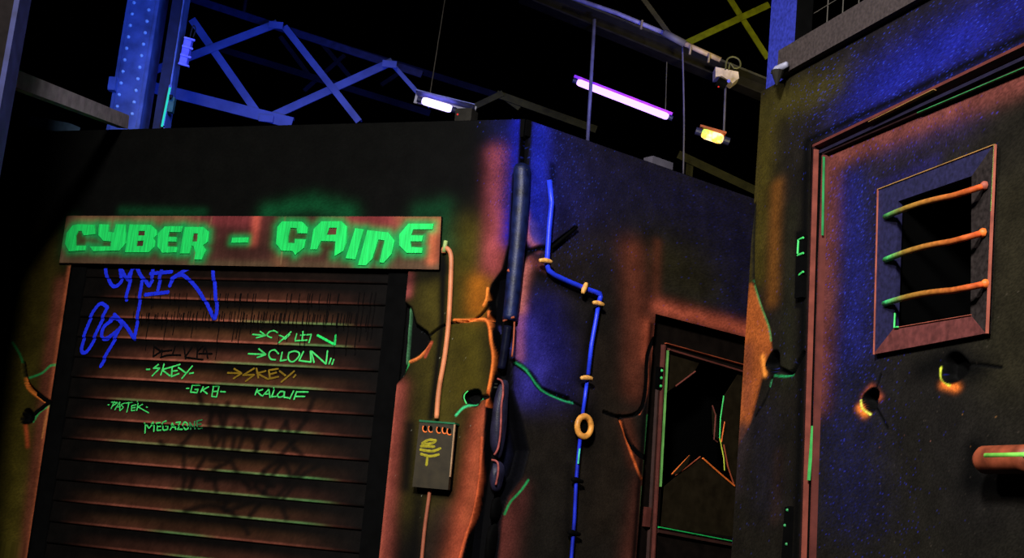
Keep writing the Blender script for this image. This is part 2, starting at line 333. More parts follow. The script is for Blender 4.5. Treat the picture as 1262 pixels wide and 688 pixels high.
# ---- wall_middle
crackB = [(620, 130), (657, 140), (653, 205), (655, 215), (646, 290), (650, 302), (656, 309), (650, 318), (641, 345), (637, 400), (633, 445), (633, 480), (645, 520), (653, 556), (645, 588), (628, 612), (619, 640), (614, 700), (560, 700), (600, 400)]
DL = lin(B, (808, 387), (784, 688)); dul = B.uv(808, 387); DW = .95; VD = dul[1]
def paintB(Ua, Va):
    c = Canvas(B, Ua, Va, S(27, 24, 20))
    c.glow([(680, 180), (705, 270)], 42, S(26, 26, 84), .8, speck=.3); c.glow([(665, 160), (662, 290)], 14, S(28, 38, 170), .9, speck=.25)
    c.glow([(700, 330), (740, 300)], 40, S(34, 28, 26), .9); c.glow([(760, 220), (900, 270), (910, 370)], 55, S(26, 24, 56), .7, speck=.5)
    c.glow([(820, 320), (860, 350)], 40, S(40, 36, 20), .8); c.glow([(780, 310), (785, 400), (780, 480)], 17, S(100, 50, 34), .9); c.glow([(810, 300), (808, 360)], 7, S(90, 46, 30), .7)
    c.glow([(812, 379), (925, 409)], 11, S(178, 84, 60), .95); c.glow([(798, 400), (797, 440)], 9, S(150, 70, 46), .9)
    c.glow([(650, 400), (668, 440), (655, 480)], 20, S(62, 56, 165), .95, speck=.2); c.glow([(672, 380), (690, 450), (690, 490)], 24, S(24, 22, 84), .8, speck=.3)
    c.glow([(642, 380), (640, 440)], 6, S(150, 84, 130), .8)
    c.glow([(649, 326), (642, 350), (640, 380)], 7, S(205, 115, 105), .95); c.glow([(653, 320), (670, 330)], 6, S(120, 60, 60), .6)
    c.glow([(646, 262), (650, 290), (662, 306)], 4.5, S(205, 112, 110), .85); c.glow([(656, 278), (660, 296)], 6, S(90, 74, 170), .7)
    c.glow([(700, 540), (745, 640)], 60, S(33, 28, 22), .8); c.glow([(625, 620), (618, 700)], 16, S(98, 48, 42), .9); c.glow([(645, 600), (640, 630)], 9, S(70, 36, 32), .7)
    c.glow([(790, 600), (775, 700)], 14, S(84, 44, 34), .9); c.glow([(770, 520), (782, 570)], 9, S(110, 52, 34), .7); c.glow([(740, 430), (760, 520), (745, 640)], 24, S(40, 31, 22), .6)
    # airbrushed black shadows behind the blue pipe, the rod and the valve
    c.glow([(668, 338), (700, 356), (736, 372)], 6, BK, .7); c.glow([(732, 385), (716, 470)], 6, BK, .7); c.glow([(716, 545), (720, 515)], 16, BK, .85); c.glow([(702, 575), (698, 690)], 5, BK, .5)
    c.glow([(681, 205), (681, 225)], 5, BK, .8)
    c.line([(677, 307), (690, 296), (710, 281)], 4, BK, 1, dig=-.015); c.line([(650, 312), (666, 306), (678, 308)], 6, BK, 1, soft=3, dig=-.01)
    c.poly(crackB, S(3, 3, 6), 1, 2.5, -.075, 3)
    c.poly([(619, 500), (630, 500), (639, 540), (642, 560), (632, 590), (622, 600), (614, 600)], S(15, 16, 34), .9, 8)
    c.glow([(628, 402), (634, 440)], 1.6, S(60, 60, 120), .5)
    # cracks
    c.line([(634, 446), (655, 462), (668, 480), (700, 492)], 6, BK, 1, soft=2, dig=-.012); c.line([(700, 492), (720, 503)], 2, BK, 1, dig=-.008)
    c.line([(637, 447), (650, 456), (668, 480), (690, 492), (706, 497)], 1.8, S(40, 160, 98), .95)
    c.line([(651, 592), (642, 605), (629, 619), (622, 634)], 1.5, S(40, 170, 92), .95)
    c.line([(806, 418), (798, 440), (796, 480), (788, 508), (764, 514), (745, 508)], 4, BK, 1, dig=-.015)
    c.line([(799, 446), (797, 485), (788, 510)], 1.8, S(215, 100, 60), .9); c.line([(764, 514), (776, 545), (790, 562), (800, 564)], 5, BK, 1, dig=-.015)
    c.line([(766, 520), (773, 545), (782, 570), (790, 590)], 2.6, S(225, 105, 50), .95, dig=.004)
    c.line([(798, 512), (793, 600)], 1.8, S(60, 140, 76), .8); c.line([(791, 600), (787, 688)], 1.5, S(70, 130, 76), .6)
    c.glow([(784, 560), (778, 572)], 3, BK, .5)
    c.glow([(803, 400), (780, 700)], 4, BK, .9)
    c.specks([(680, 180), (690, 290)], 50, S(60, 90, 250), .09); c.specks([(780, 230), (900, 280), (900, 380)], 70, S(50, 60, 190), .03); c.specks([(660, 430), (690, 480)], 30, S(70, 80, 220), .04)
    c.grain(.28); return c
def skipB(si, v): return (si >= 1) & (si < 2) & (v < VD-1e-6)
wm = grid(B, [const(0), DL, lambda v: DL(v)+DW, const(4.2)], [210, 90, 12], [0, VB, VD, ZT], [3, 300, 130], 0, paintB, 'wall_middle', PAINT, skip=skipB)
tag(wm, 'receding board wall, blue speckled by the crack and brown towards the broken window', None, None, 'structure')
V, Fc = join([box_uv(B, .01, 4.2, ZT-.08, ZT+.002, -.1, -.001), prism_uv(B, [[(DL(0)-.002, 0), (DL(VD)-.002, VD), (DL(VD)-.08, VD), (DL(0)-.08, 0)]], -.14, -.004),
              box_uv(B, DL(VD)-.08, DL(VD)+DW+.1, VD, VD+.08, -.14, -.004), box_uv(B, DL(VD)+DW+.002, DL(VD)+DW+.06, 0, VD, -.14, -.004)])
origin_mesh('opening_frame', V, Fc, BLACK, wm)

# ---- wall_right
uv_l = lambda p, q: lin(Cw, p, q)
CL = lin(Cw, (938, 113), (901, 688)); FL = lin(Cw, (1000, 178), (988, 688)); VF = Cw.uv(1000, 178)[1]
dl = Cw.uv(1013.5, 190); wL = Cw.uv(1079, 330)[0]; wR = Cw.uv(1220, 300)[0]; LL = dl[0]; LR = wR+(wL-LL)+.04; VLf = dl[1]
def paintC(Ua, Va):
    c = Canvas(Cw, Ua, Va, S(24, 21, 16))
    c.glow([(945, 130), (940, 230), (935, 340)], 20, S(60, 52, 14), .9, speck=.2); c.glow([(955, 130), (990, 115)], 22, S(52, 46, 16), .8, speck=.2); c.glow([(957, 230), (952, 370)], 11, S(96, 58, 20), .85)
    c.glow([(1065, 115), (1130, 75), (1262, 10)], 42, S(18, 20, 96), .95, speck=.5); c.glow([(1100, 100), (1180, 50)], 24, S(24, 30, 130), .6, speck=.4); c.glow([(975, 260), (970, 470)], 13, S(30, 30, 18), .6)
    c.glow([(940, 520), (945, 620)], 24, S(24, 22, 36), .5, speck=.5); c.glow([(960, 560), (955, 640)], 9, S(44, 28, 22), .4)
    c.glow([(950, 135), (1025, 105)], 24, S(50, 45, 16), .95, speck=.2)
    c.poly([(924, 350), (928, 349), (936, 372), (949, 408), (951, 432), (944, 445), (938, 470), (925, 520), (905, 560), (914, 420)], S(152, 78, 34), .95, 5); c.glow([(922, 430), (920, 500)], 10, S(110, 56, 40), .6); c.glow([(915, 530), (905, 600)], 14, S(40, 32, 34), .9)
    c.glow([(940, 440), (943, 462)], 3.5, S(250, 150, 60), .95)
    c.glow([(994, 180), (988, 450), (980, 700)], 7, BK, .95); c.glow([(996, 173), (1100, 124), (1262, 44)], 6, BK, .95)  # airbrushed black shadow along the door casing
    c.line([(930, 252), (928, 300), (928, 350)], 3.4, BK, 1, soft=2, dig=-.012); c.line([(928, 345), (937, 375), (947, 402), (950, 420)], 2.2, S(34, 110, 60), .9, dig=-.006)
    c.hole(953, 447, 10, 15, .05); c.line([(960, 455), (975, 460), (984, 446), (990, 436)], 6, BK, 1, dig=-.02); c.line([(955, 463), (966, 464), (978, 462)], 2, S(30, 140, 80), .9)
    c.line([(951, 466), (944, 490), (930, 514)], 2.4, BK, 1, dig=-.01); c.line([(951, 468), (949, 476)], 1.8, S(80, 200, 130), .9)
    c.poly([(981, 286), (994, 282), (990, 380), (980, 380)], BK, .9, 3)
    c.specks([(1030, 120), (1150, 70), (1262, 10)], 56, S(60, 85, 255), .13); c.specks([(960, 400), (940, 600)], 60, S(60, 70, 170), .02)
    c.grain(.33); return c
def skipC(si, v): return (si >= 2) & (si < 3) & (v < VF-1e-6)
RT = LR+(LL-FL(2.5))
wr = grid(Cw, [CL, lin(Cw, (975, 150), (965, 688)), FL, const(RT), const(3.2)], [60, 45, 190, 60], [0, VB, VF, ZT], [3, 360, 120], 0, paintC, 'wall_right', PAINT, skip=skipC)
tag(wr, 'near board wall with the cell door, olive at its edge and blue speckled along the top', None, None, 'structure')
V, Fc = join([box_uv(Cw, CL(ZT), 3.2, ZT-.08, ZT-.001, -.1, -.001), box_uv(Cw, CL(VB)+.01, CL(ZT)+.03, 0, ZT-.05, -.1, -.055)])
origin_mesh('opening_frame', V, Fc, BLACK, wr)

# ------------------------------------------------------------------ shutter
sh = empty('roller_shutter', A.p((SL(0)+SR(0))/2, 0, -.09), 'brown ribbed roller shutter covered in green, blue and black graffiti names', 'shutter')
NS = -.036
vy = [A.uv(300, y, NS+.01)[1] for y in (372, 668)]; pitch = (vy[0]-vy[1])/11
prof_t = np.array([0, .015, .05, .10, .16, .24, .34, .44, .54, .64, .74, .84, .93, 1.0]); prof_n = np.interp(prof_t, [0, .015, .06, .2, .5, .8, 1], [0, .009, .012, .0105, .006, .003, .001])
def h_sh(v): return max(h_raw(v-1.2*A.sv), h_raw(v), h_raw(v+1.2*A.sv))+.0015
def h_raw(v):
    t = ((v-vy[0]) % pitch)/pitch; return NS+float(np.interp(t, prof_t, prof_n))+.001
greens = {1: (280, 430, .8), 2: (330, 430, .9), 3: (250, 400, .9), 4: (240, 400, .95), 5: (125, 360, .8), 6: (240, 390, .95), 7: (120, 340, .7), 8: (240, 410, .95), 9: (200, 410, .8), 10: (190, 400, .8), 11: (170, 260, .9), 12: (190, 300, .8)}
smoke = [[(270,60),(290,120)],[(330,110),(320,200),(340,290),(372,200),(350,110)],[(400,100),(385,190),(380,300)],[(450,120),(482,180),(440,330)],[(490,180),(530,300)],[(565,180),(540,260),(520,330)],[(660,180),(625,240),(590,290)],[(660,180),(690,300)],[(600,250),(700,260)],[(780,80),(740,180),(640,330),(560,400)],[(100,270),(130,300),(190,290),(240,220)],[(200,300),(205,400),(200,500)],[(230,330),(300,320),(250,420),(230,480)],[(320,350),(400,360),(335,400),(350,490)],[(410,350),(450,420),(500,480)],[(520,330),(640,340),(600,420),(560,500)],[(640,350),(680,430),(620,520)],[(700,300),(740,350),(700,420)],[(800,380),(720,430),(640,540)],[(210,580),(320,555),(420,590),(490,680)],[(400,520),(390,580),(540,530),(500,600)],[(640,560),(660,610)],[(430,200),(420,330)],[(300,440),(480,420),(600,470)],[(560,410),(520,470),(600,520)]]
smoke = [[(170+x/3.62, 470+y/3.62) for x, y in s_] for s_ in smoke]
def slat_paint(k, jit):
    def fn(Ua, Va):
        c = Canvas(A, Ua, Va, S(9, 7, 6), NS+.01); v0 = vy[0]-k*pitch; t = np.clip((Va-v0)/pitch, 0, 1)
        L = np.array([SL(v) for v in Va[:1]])[0]; R = SR(Va[0]); s = (Ua-L)/(R-L)
        ss = lambda a, b, x: (lambda q: q*q*(3-2*q))(np.clip((x-a)/(b-a), 0, 1))
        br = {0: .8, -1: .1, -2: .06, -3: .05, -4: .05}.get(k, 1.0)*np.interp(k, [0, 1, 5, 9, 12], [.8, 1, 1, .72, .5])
        end = ss(.05+jit*.05, .27+jit*.16, s)*ss(.96-jit*.03, .60, s)  # slat ends fade to black, jamb shade painted in
        body = S(82, 44, 31)*np.interp(k, [0, 3, 8], [.95, 1.1, 1])+.0; up = S(58, 44, 20) if k % 3 else S(52, 34, 26)
        g = ss(.82, .28, t)*np.interp(t, [0, .1, .2], [1, 1, 1]); wob = 1+.25*np.sin(Ua*9+k*2.1)*np.sin(Ua*3.7+k)  # groove shade painted in, darker towards the top of each slat
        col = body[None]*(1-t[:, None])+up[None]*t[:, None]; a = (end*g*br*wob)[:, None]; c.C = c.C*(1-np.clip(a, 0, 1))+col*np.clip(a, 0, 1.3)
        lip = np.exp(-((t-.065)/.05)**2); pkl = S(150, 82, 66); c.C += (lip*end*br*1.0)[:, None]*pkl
        if k in greens:
            x0, x1, o = greens[k]; u0 = A.uv(x0, 372+27*k)[0]; u1 = A.uv(x1, 372+27*k)[0]; gm = ss(u0-.02, u0+.16, Ua)*ss(u1+.05, u1-.16, Ua)*o*.8
            a = np.clip(lip*gm, 0, 1)[:, None]; c.C = c.C*(1-a)+S(62, 150, 84)*a
        c.C *= np.interp(t, [0, .02, .04], [.2, .5, 1])[:, None]  # painted shade under the lip
        vbar = (vy[0]-k*pitch)
        if k >= 3:
            for s_ in smoke:
                if min(A.uv(x, y)[1] for x, y in s_) < vbar+pitch*1.2 and max(A.uv(x, y)[1] for x, y in s_) > vbar-pitch*.2: c.line(s_, 5, S(9, 7, 6), .8, soft=3.5)
        c.grain(.15); return c
    return fn
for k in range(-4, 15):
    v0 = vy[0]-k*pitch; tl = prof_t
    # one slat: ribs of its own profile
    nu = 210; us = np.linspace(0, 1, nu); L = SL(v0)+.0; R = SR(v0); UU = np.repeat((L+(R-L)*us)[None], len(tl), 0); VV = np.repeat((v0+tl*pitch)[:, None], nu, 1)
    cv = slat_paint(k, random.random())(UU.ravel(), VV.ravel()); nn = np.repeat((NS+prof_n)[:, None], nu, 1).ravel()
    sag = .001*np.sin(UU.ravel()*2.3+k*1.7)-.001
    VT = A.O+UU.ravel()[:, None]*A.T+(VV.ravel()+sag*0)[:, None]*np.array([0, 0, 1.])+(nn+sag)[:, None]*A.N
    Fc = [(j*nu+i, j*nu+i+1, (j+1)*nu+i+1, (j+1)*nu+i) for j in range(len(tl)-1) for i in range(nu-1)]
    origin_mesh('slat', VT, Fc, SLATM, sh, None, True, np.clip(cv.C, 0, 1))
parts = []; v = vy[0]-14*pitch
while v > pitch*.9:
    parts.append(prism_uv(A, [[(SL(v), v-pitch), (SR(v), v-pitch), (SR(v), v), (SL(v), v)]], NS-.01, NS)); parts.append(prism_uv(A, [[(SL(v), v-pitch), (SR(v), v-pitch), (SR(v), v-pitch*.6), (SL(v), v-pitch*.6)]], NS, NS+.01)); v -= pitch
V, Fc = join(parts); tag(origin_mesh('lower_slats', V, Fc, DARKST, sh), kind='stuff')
V, Fc = prism_uv(A, [[(SL(0)-.02, 0), (SR(0)+.03, 0), (SR(VO)+.03, VO+.02), (SL(VO)-.02, VO+.02)]], -.09, -.06); origin_mesh('backing_board', V, Fc, VOID, sh)
gl = 20*A.su
for f0, f1 in ((lambda v: SL(v)+.001, lambda v: SL(v)+gl), (lambda v: SR(v)-gl*1.3, lambda v: SR(v)-.001)):
    V, Fc = prism_uv(A, [[(f0(0), 0), (f1(0), 0), (f1(VO), VO), (f0(VO), VO)]], -.1, -.018); origin_mesh('guide_rail', V, Fc, BLACK, sh)

def ribbons(name, W, strokes, wpx, m, parent, nf, label=None, step=1.0, kind=None):
    V = []; Fc = []
    for st in strokes:
        wd = wpx; s_ = st
        if isinstance(st, tuple) and len(st) == 2 and isinstance(st[0], list): s_, wd = st
        Q = [np.array(W.uv(x, y, NS+.01 if parent is sh else nf(0))) for x, y in s_]
        if len(Q) > 2: Q = smooth_line(Q, 5)
        # resample
        R_ = [Q[0]]
        for a, b in zip(Q[:-1], Q[1:]):
            n = max(1, int(np.linalg.norm(b-a)/(step*W.sv)))
            for i in range(n): R_.append(a+(b-a)*(i+1)/n)
        hw = wd*W.sv/2; t0 = R_[0]-R_[1]; t0 /= max(np.linalg.norm(t0), 1e-9); t1 = R_[-1]-R_[-2]; t1 /= max(np.linalg.norm(t1), 1e-9)
        R_ = [R_[0]+t0*hw*.7]+R_+[R_[-1]+t1*hw*.7]; n = len(R_); base = len(V)
        for i in range(n):
            t = R_[min(i+1, n-1)]-R_[max(i-1, 0)]; t /= max(np.linalg.norm(t), 1e-9); q = np.array([-t[1], t[0]]); h_ = hw*(.5 if i in (0, n-1) else 1)*(1+.08*math.sin(i*1.3))
            for sg in (-1, -.5, 0, .5, 1):
                p = R_[i]+q*h_*sg; V.append(W.p(p[0], p[1], nf(p[1])+.0014+.0006*(sg == 0)))
        for i in range(n-1):
            for j in range(4): a = base+i*5+j; Fc.append((a, a+1, a+6, a+5))
    o = origin_mesh(name, V, Fc, m, parent); return tag(o, label, None, None, kind)
def tx(ox, oy, s, L): return [[(ox+x/s, oy+y/s) for x, y in l] for l in L]
s1 = 10.517
ribbons('painted_name', A, tx(300,400,s1,[[(120,130),(290,145)],[(215,90),(290,145)],[(290,145),(170,175)],[(440,105),(390,80),(330,100),(310,145),(370,175)],[(465,140),(520,165),(530,190)],[(615,95),(465,240)],[(600,130),(545,195)],[(690,120),(675,200)],[(675,215),(830,205)],[(740,140),(880,130)],[(770,90),(765,215)],[(880,130),(855,240)]]), 1.9, GREEN2, sh, h_sh, 'green arrow and angular name on the fourth painted slat')
ribbons('painted_name', A, tx(300,400,s1,[[(960,140),(1185,262)],[(1190,262),(1198,140)]]), 3, GREEN, sh, h_sh, 'thick green tick stroke ending the arrow name')
ribbons('painted_name', A, tx(300,400,s1,[[(65,380),(290,390)],[(195,315),(290,390)],[(290,390),(180,430)],[(455,380),(400,330),(345,350),(330,400),(360,450),(420,460)],[(500,360),(485,475)],[(485,475),(560,460)],[(590,360),(580,430),(610,480),(660,480),(715,420),(720,370),(660,345),(590,365)],[(775,350),(725,470)],[(725,470),(880,490)],[(880,490),(865,345)],[(875,345),(920,495)],[(885,350),(1075,515)],[(1075,515),(1085,340)],[(1135,440),(1115,515)],[(1170,455),(1155,520)]]), 2.1, GREEN2, sh, h_sh, 'green CLOUN name with an arrow')
ribbons('painted_name', A, tx(270,445,s1,[[(110,155),(290,160)],[(190,100),(290,160)],[(290,160),(190,230)],[(450,95),(310,185)],[(310,185),(455,180)],[(455,180),(350,265)],[(480,95),(510,220)],[(600,130),(490,160)],[(490,160),(640,240)],[(640,120),(660,220)],[(640,120),(760,100)],[(650,175),(740,150)],[(640,235),(770,205)],[(780,130),(860,190)],[(970,130),(810,275)],[(990,180),(965,215)]]), 2.4, YELLOW, sh, h_sh, 'mustard SKEY name with an arrow')
ribbons('painted_name', A, tx(270,445,s1,[[(490,360),(465,440)],[(560,370),(485,395)],[(485,395),(550,450)],[(560,455),(640,365)],[(640,365),(660,475)],[(600,430),(650,425)],[(715,350),(680,465)],[(680,465),(740,460)],[(790,395),(755,440),(775,470),(830,455),(835,400),(790,395)],[(845,400),(840,470)],[(840,470),(905,480)],[(960,385),(915,490)],[(1000,395),(970,500)],[(1000,400),(1150,400)],[(985,460),(1110,460)]]), 1.9, GREEN2, sh, h_sh, 'green KALOUF name')
ribbons('painted_name', A, tx(170,415,s1,[[(205,110),(205,260)],[(205,260),(300,190)],[(300,190),(215,130)],[(310,170),(310,265)],[(310,190),(440,175)],[(300,270),(400,240),(560,240)],[(480,110),(450,240)],[(590,110),(625,290)],[(625,250),(700,130)],[(770,110),(770,290)],[(770,190),(840,115)],[(870,110),(910,280)],[(790,220),(960,220)],[(620,270),(850,300)],[(870,120),(845,200)]]), 2.2, BLACKP, sh, h_sh, 'black DELIMA scrawl')
ribbons('painted_name', A, tx(170,415,s1,[[(110,425),(155,425)],[(260,360),(200,410)],[(200,410),(280,410)],[(280,410),(190,510)],[(335,355),(300,500)],[(540,360),(310,430)],[(310,430),(420,510)],[(440,400),(440,520)],[(440,450),(510,440)],[(440,520),(535,480)],[(520,400),(620,470)],[(700,380),(575,545)],[(670,480),(720,470)]]), 2.1, GREEN2, sh, h_sh, 'green SKEY name between dashes')
s4 = 7.4235
ribbons('painted_name', A, tx(120,470,s4,[[(812,65),(835,65)],[(935,35),(865,35)],[(865,35),(852,100)],[(852,100),(910,105)],[(910,105),(920,75)],[(920,75),(890,75)],[(965,50),(945,100)],[(1015,50),(960,80)],[(960,80),(1005,115)],[(1055,45),(1110,45)],[(1110,45),(1100,90)],[(1100,92),(1050,95)],[(1058,45),(1048,140)],[(1048,140),(1092,145)],[(1092,145),(1100,92)],[(1125,95),(1170,97)]]), 1.9, GREEN2, sh, h_sh, 'green GKB between dashes')
ribbons('painted_name', A, tx(120,470,s4,[[(95,215),(105,215)],[(150,185),(125,250)],[(125,190),(180,195)],[(180,195),(140,225)],[(200,190),(160,260)],[(200,190),(205,265)],[(170,235),(210,235)],[(245,200),(215,215),(235,240),(205,270)],[(255,200),(320,190)],[(285,195),(270,285)],[(350,215),(310,225)],[(310,225),(310,270)],[(310,270),(345,265)],[(310,245),(345,240)],[(370,185),(360,270)],[(410,210),(370,235)],[(370,235),(470,290)],[(445,235),(455,238)]]), 1.5, GREEN2, sh, h_sh, 'small green PASTEK name')
ribbons('painted_name', A, tx(120,470,s4,[[(435,475),(435,385)],[(435,385),(470,430)],[(470,430),(515,375)],[(515,375),(515,460)],[(580,380),(545,385)],[(545,385),(545,450)],[(545,450),(580,448)],[(545,415),(575,412)],[(635,365),(600,385),(600,445),(640,440)],[(640,440),(640,410)],[(640,410),(620,410)],[(665,445),(690,385)],[(690,385),(715,440)],[(675,420),(710,418)],[(725,380),(765,375)],[(765,375),(730,440)],[(730,440),(775,440)],[(800,375),(785,410),(800,440),(825,430),(825,385),(800,375)]]), 1.9, GREEN2, sh, h_sh, 'green MEGAZONE name')
ribbons('painted_name', A, tx(120,470,s4,[[(850,440),(850,380)],[(850,380),(890,435)],[(890,435),(895,370)],[(960,355),(915,365)],[(915,365),(920,435)],[(920,435),(965,425)],[(918,400),(955,395)]]), 1.9, DKGREEN, sh, h_sh, 'dim last letters of the MEGAZONE name')
s3 = 4.585
ribbons('painted_tag', A, tx(90,320,s3,[[(180,10),(190,80),(215,140),(245,150),(275,110),(262,30)],[(262,30),(285,75),(310,115)],[(335,55),(322,120),(300,230)],[(310,110),(350,40),(385,90),(430,150)],[(430,150),(450,100),(452,20)],[(508,10),(480,175)],[(440,80),(560,70)],[(410,200),(540,185)],[(545,150),(575,100),(720,10)],[(560,110),(600,90),(640,100),(720,190),(800,335)],[(805,335),(812,260),(785,10)],[(388,120),(372,280),(350,450)],[(350,450),(310,390),(275,350),(235,310)],[(195,270),(150,250),(100,330),(60,450),(50,515),(75,525),(110,470),(160,350),(195,270)],[(215,345),(175,380),(165,430),(180,450),(220,430),(275,370),(240,330),(205,345)],[(275,370),(220,480),(155,605)]]), 5.2, BLUEP, sh, h_sh, 'large loose blue marker tag on the upper left of the shutter')
drips = []
for i in range(125):
    x = 165+i*2.3+random.uniform(-.8, .8); y0 = random.choice([362, 384, 386, 388]); y1 = y0+random.uniform(8, 20)+(random.random() < .22)*random.uniform(15, 45)
    if x > 430 and random.random() < .6: continue
    drips.append([(x+.1*(y1-y0), y0), (x, y1)])
for x in (440, 446, 455, 460): drips.append([(x+3, 360), (x-3, random.uniform(400, 440))])
ribbons('paint_drips', A, drips, 1.15, BLACKP, sh, h_sh, 'fine black vertical paint drips', kind='stuff', step=2)

# ------------------------------------------------------------------ sign
SN = .02
sg = empty('shop_sign', A.at(310, 327, .0), 'long pink-brown sign board reading CYBER - GAINE in glowing green letters', 'sign')
cTL, cTR, cBR, cBL = (82, 266), (544, 263), (541, 329), (73, 324)
SgL = lin(A, cTL, cBL, SN); SgR = lin(A, cTR, cBR, SN)
TLv, TRv, BRv, BLv = [A.uv(*p, SN) for p in (cTL, cTR, cBR, cBL)]
CY = [
 ([(130,108),(235,112),(238,170),(165,178),(155,150),(132,150),(118,180),(118,242),(180,242),(175,270),(75,278),(50,230),(60,165),(98,115)], []),
 ([(262,108),(322,110),(320,155),(355,160),(368,108),(425,110),(430,225),(388,272),(225,276),(205,246),(285,246),(335,246),(338,215),(290,212),(258,175)], []),
 ([(452,110),(585,112),(620,145),(622,175),(600,195),(612,215),(605,250),(570,283),(425,283)], [[(507,150),(548,150),(546,178),(503,178)], [(500,212),(540,210),(535,243),(494,245)]]),
 ([(672,122),(785,120),(770,158),(700,156),(692,186),(745,188),(742,218),(690,216),(687,246),(750,250),(742,283),(655,286),(625,245),(630,165)], []),
 ([(795,125),(910,125),(945,155),(940,215),(908,242),(930,270),(912,300),(900,328),(855,328),(862,285),(850,245),(838,240),(825,290),(765,290)], [[(850,165),(877,165),(872,215),(840,218)]]),
 ([(1092,192),(1192,190),(1188,222),(1085,224)], [])]
GA = [
 ([(190,115),(315,118),(350,155),(345,190),(287,190),(280,158),(240,155),(228,205),(225,250),(268,252),(270,225),(338,228),(325,280),(270,325),(255,300),(185,298),(152,255),(160,150)], []),
 ([(435,115),(560,115),(595,150),(590,250),(570,300),(515,332),(522,240),(432,238),(405,290),(365,290),(385,165)], [[(482,155),(530,155),(525,198),(468,200)]]),
 ([(645,158),(698,165),(645,352),(585,345)], []),
 ([(720,170),(850,185),(890,235),(870,320),(820,375),(795,370),(828,235),(790,228),(750,350),(710,390),(662,388)], []),
 ([(975,130),(1132,130),(1125,165),(1005,165),(992,202),(1068,204),(1060,240),(988,240),(992,275),(1065,280),(1060,312),(965,312),(918,265),(920,195)], [])]
LET = [([(70+x/5.048, 255+y/5.048) for x, y in o], [[(70+x/5.048, 255+y/5.048) for x, y in h] for h in hs]) for o, hs in CY]+[([(310+x/5.048, 250+y/5.048) for x, y in o], [[(310+x/5.048, 250+y/5.048) for x, y in h] for h in hs]) for o, hs in GA]
def paintS(Ua, Va):
    c = Canvas(A, Ua, Va, S(70, 40, 34), SN)
    c.glow([(85, 272), (240, 268)], 12, S(128, 88, 62), .8); c.glow([(250, 268), (310, 272)], 16, S(120, 48, 52), .8); c.glow([(430, 272), (480, 270)], 22, S(140, 56, 58), .85); c.glow([(495, 268), (538, 270)], 10, S(150, 86, 60), .8)
    c.glow([(76, 322), (300, 326), (540, 328)], 6, S(92, 76, 54), .6); c.glow([(536, 275), (532, 320)], 7, S(190, 100, 66), .85); c.glow([(316, 268), (312, 300)], 6, S(196, 88, 72), .9); c.glow([(340, 318), (345, 328)], 8, S(110, 72, 50), .7); c.glow([(88, 270), (76, 322)], 6, S(120, 92, 70), .7)
    c.glow([(280, 300), (330, 310)], 12, S(52, 30, 26), .6); c.glow([(256, 285), (306, 284)], 7, S(60, 30, 30), .5)
    for i, (o, hs) in enumerate(LET):
        c.glow(o+[o[0]], 6.5 if i != 5 else 5, S(14, 150, 76), .8)
    for ox, oy, q_ in ((70, 255, [(122, 155), (150, 152), (160, 182), (180, 184), (178, 238), (120, 236)]), (70, 255, [(290, 217), (334, 219), (332, 244), (286, 243)]), (70, 255, [(700, 160), (748, 162), (742, 184), (696, 184)]), (70, 255, [(692, 221), (746, 222), (744, 246), (690, 244)]),
                       (310, 250, [(242, 158), (278, 160), (284, 190), (340, 194), (338, 222), (268, 224), (265, 248), (228, 248), (230, 205)]), (310, 250, [(434, 243), (518, 244), (512, 300), (425, 280)]), (310, 250, [(794, 232), (824, 238), (790, 365), (755, 352)]), (310, 250, [(1000, 168), (1100, 170), (1066, 200), (994, 200)]), (310, 250, [(993, 244), (1058, 245), (1060, 275), (994, 272)])):
        c.poly([(ox+x/5.048, oy+y/5.048) for x, y in q_], S(62, 44, 26), .72, 3)
    for a, b in (((245, 265), (238, 326)), ((352, 265), (346, 326)), ((262, 265), (258, 280))): c.line([a, b], .8, S(150, 120, 84), .35)
    c.C *= (1+.12*np.sin(Ua*210)*np.sin(Ua*77))[:, None]; c.grain(.1); return c
bo = grid(A, [SgL, SgR], [260], [BLv[1], TLv[1]], [40], SN, paintS, 'board', PAINT, parent=sg)
tl, tr, br_, bl = TLv, TRv, BRv, BLv
V, Fc = prism_uv(A, [[(SgL(BLv[1]), BLv[1]), (SgR(BLv[1]), BLv[1]), (SgR(TLv[1]), TLv[1]), (SgL(TLv[1]), TLv[1])]], .001, SN-.0015); origin_mesh('board_core', V, Fc, BLACK, sg)
for o, hs in LET:
    V, Fc = prism(A, o, SN-.001, SN+.006, hs); origin_mesh('letter', V, Fc, GREEN, bo)

# ------------------------------------------------------------------ cable, junction box
cb = empty('cable_conduit', A.at(531, 515, 0), 'orange conduit running down beside the shutter from sign to junction box', 'conduit')
V, Fc = wtube(A, [(547, 312), (547, 307), (550, 306), (555, 312), (556, 330), (553, 395), (548, 440), (541, 480), (538, 516)], .016, 3.0, 10, 5); origin_mesh('pipe', V, Fc, mat('salmon_conduit_paint', S(208, 128, 84), .45, noise=.35, scale=9), cb, smooth=True)
V, Fc = wtube(A, [(549.5, 297), (547, 311)], .02, 2.6, 10); origin_mesh('connector', V, Fc, mat('pale_green_connector', S(150, 170, 100), .5), cb, smooth=True)
lc = wtube(A, [(530, 602), (527, 625), (523, 655), (519, 700), (517, 740)], .014, 2.2, 10, 5); o = origin_mesh('lower_cable', *lc, mat('dull_orange_cable', S(150, 84, 60), .5, noise=.3), smooth=True); tag(o, 'thin dull orange cable dropping below the junction box', 'cable')
jb = empty('junction_box', A.at(533, 600, 0), 'small brown junction box with five vent slots and a yellow scrawl', 'box')
q = [(517, 519), (560, 522.5), (552, 604), (508, 600)]
slots = []
for cx, cy in ((524, 528), (531, 528.3), (541, 529.4), (548, 530), (554, 531.5)): slots.append([(cx+1.9*math.cos(t*math.pi/4)-.0, cy+3.5*math.sin(t*math.pi/4)) for t in range(8)])
def paintJ(): pass
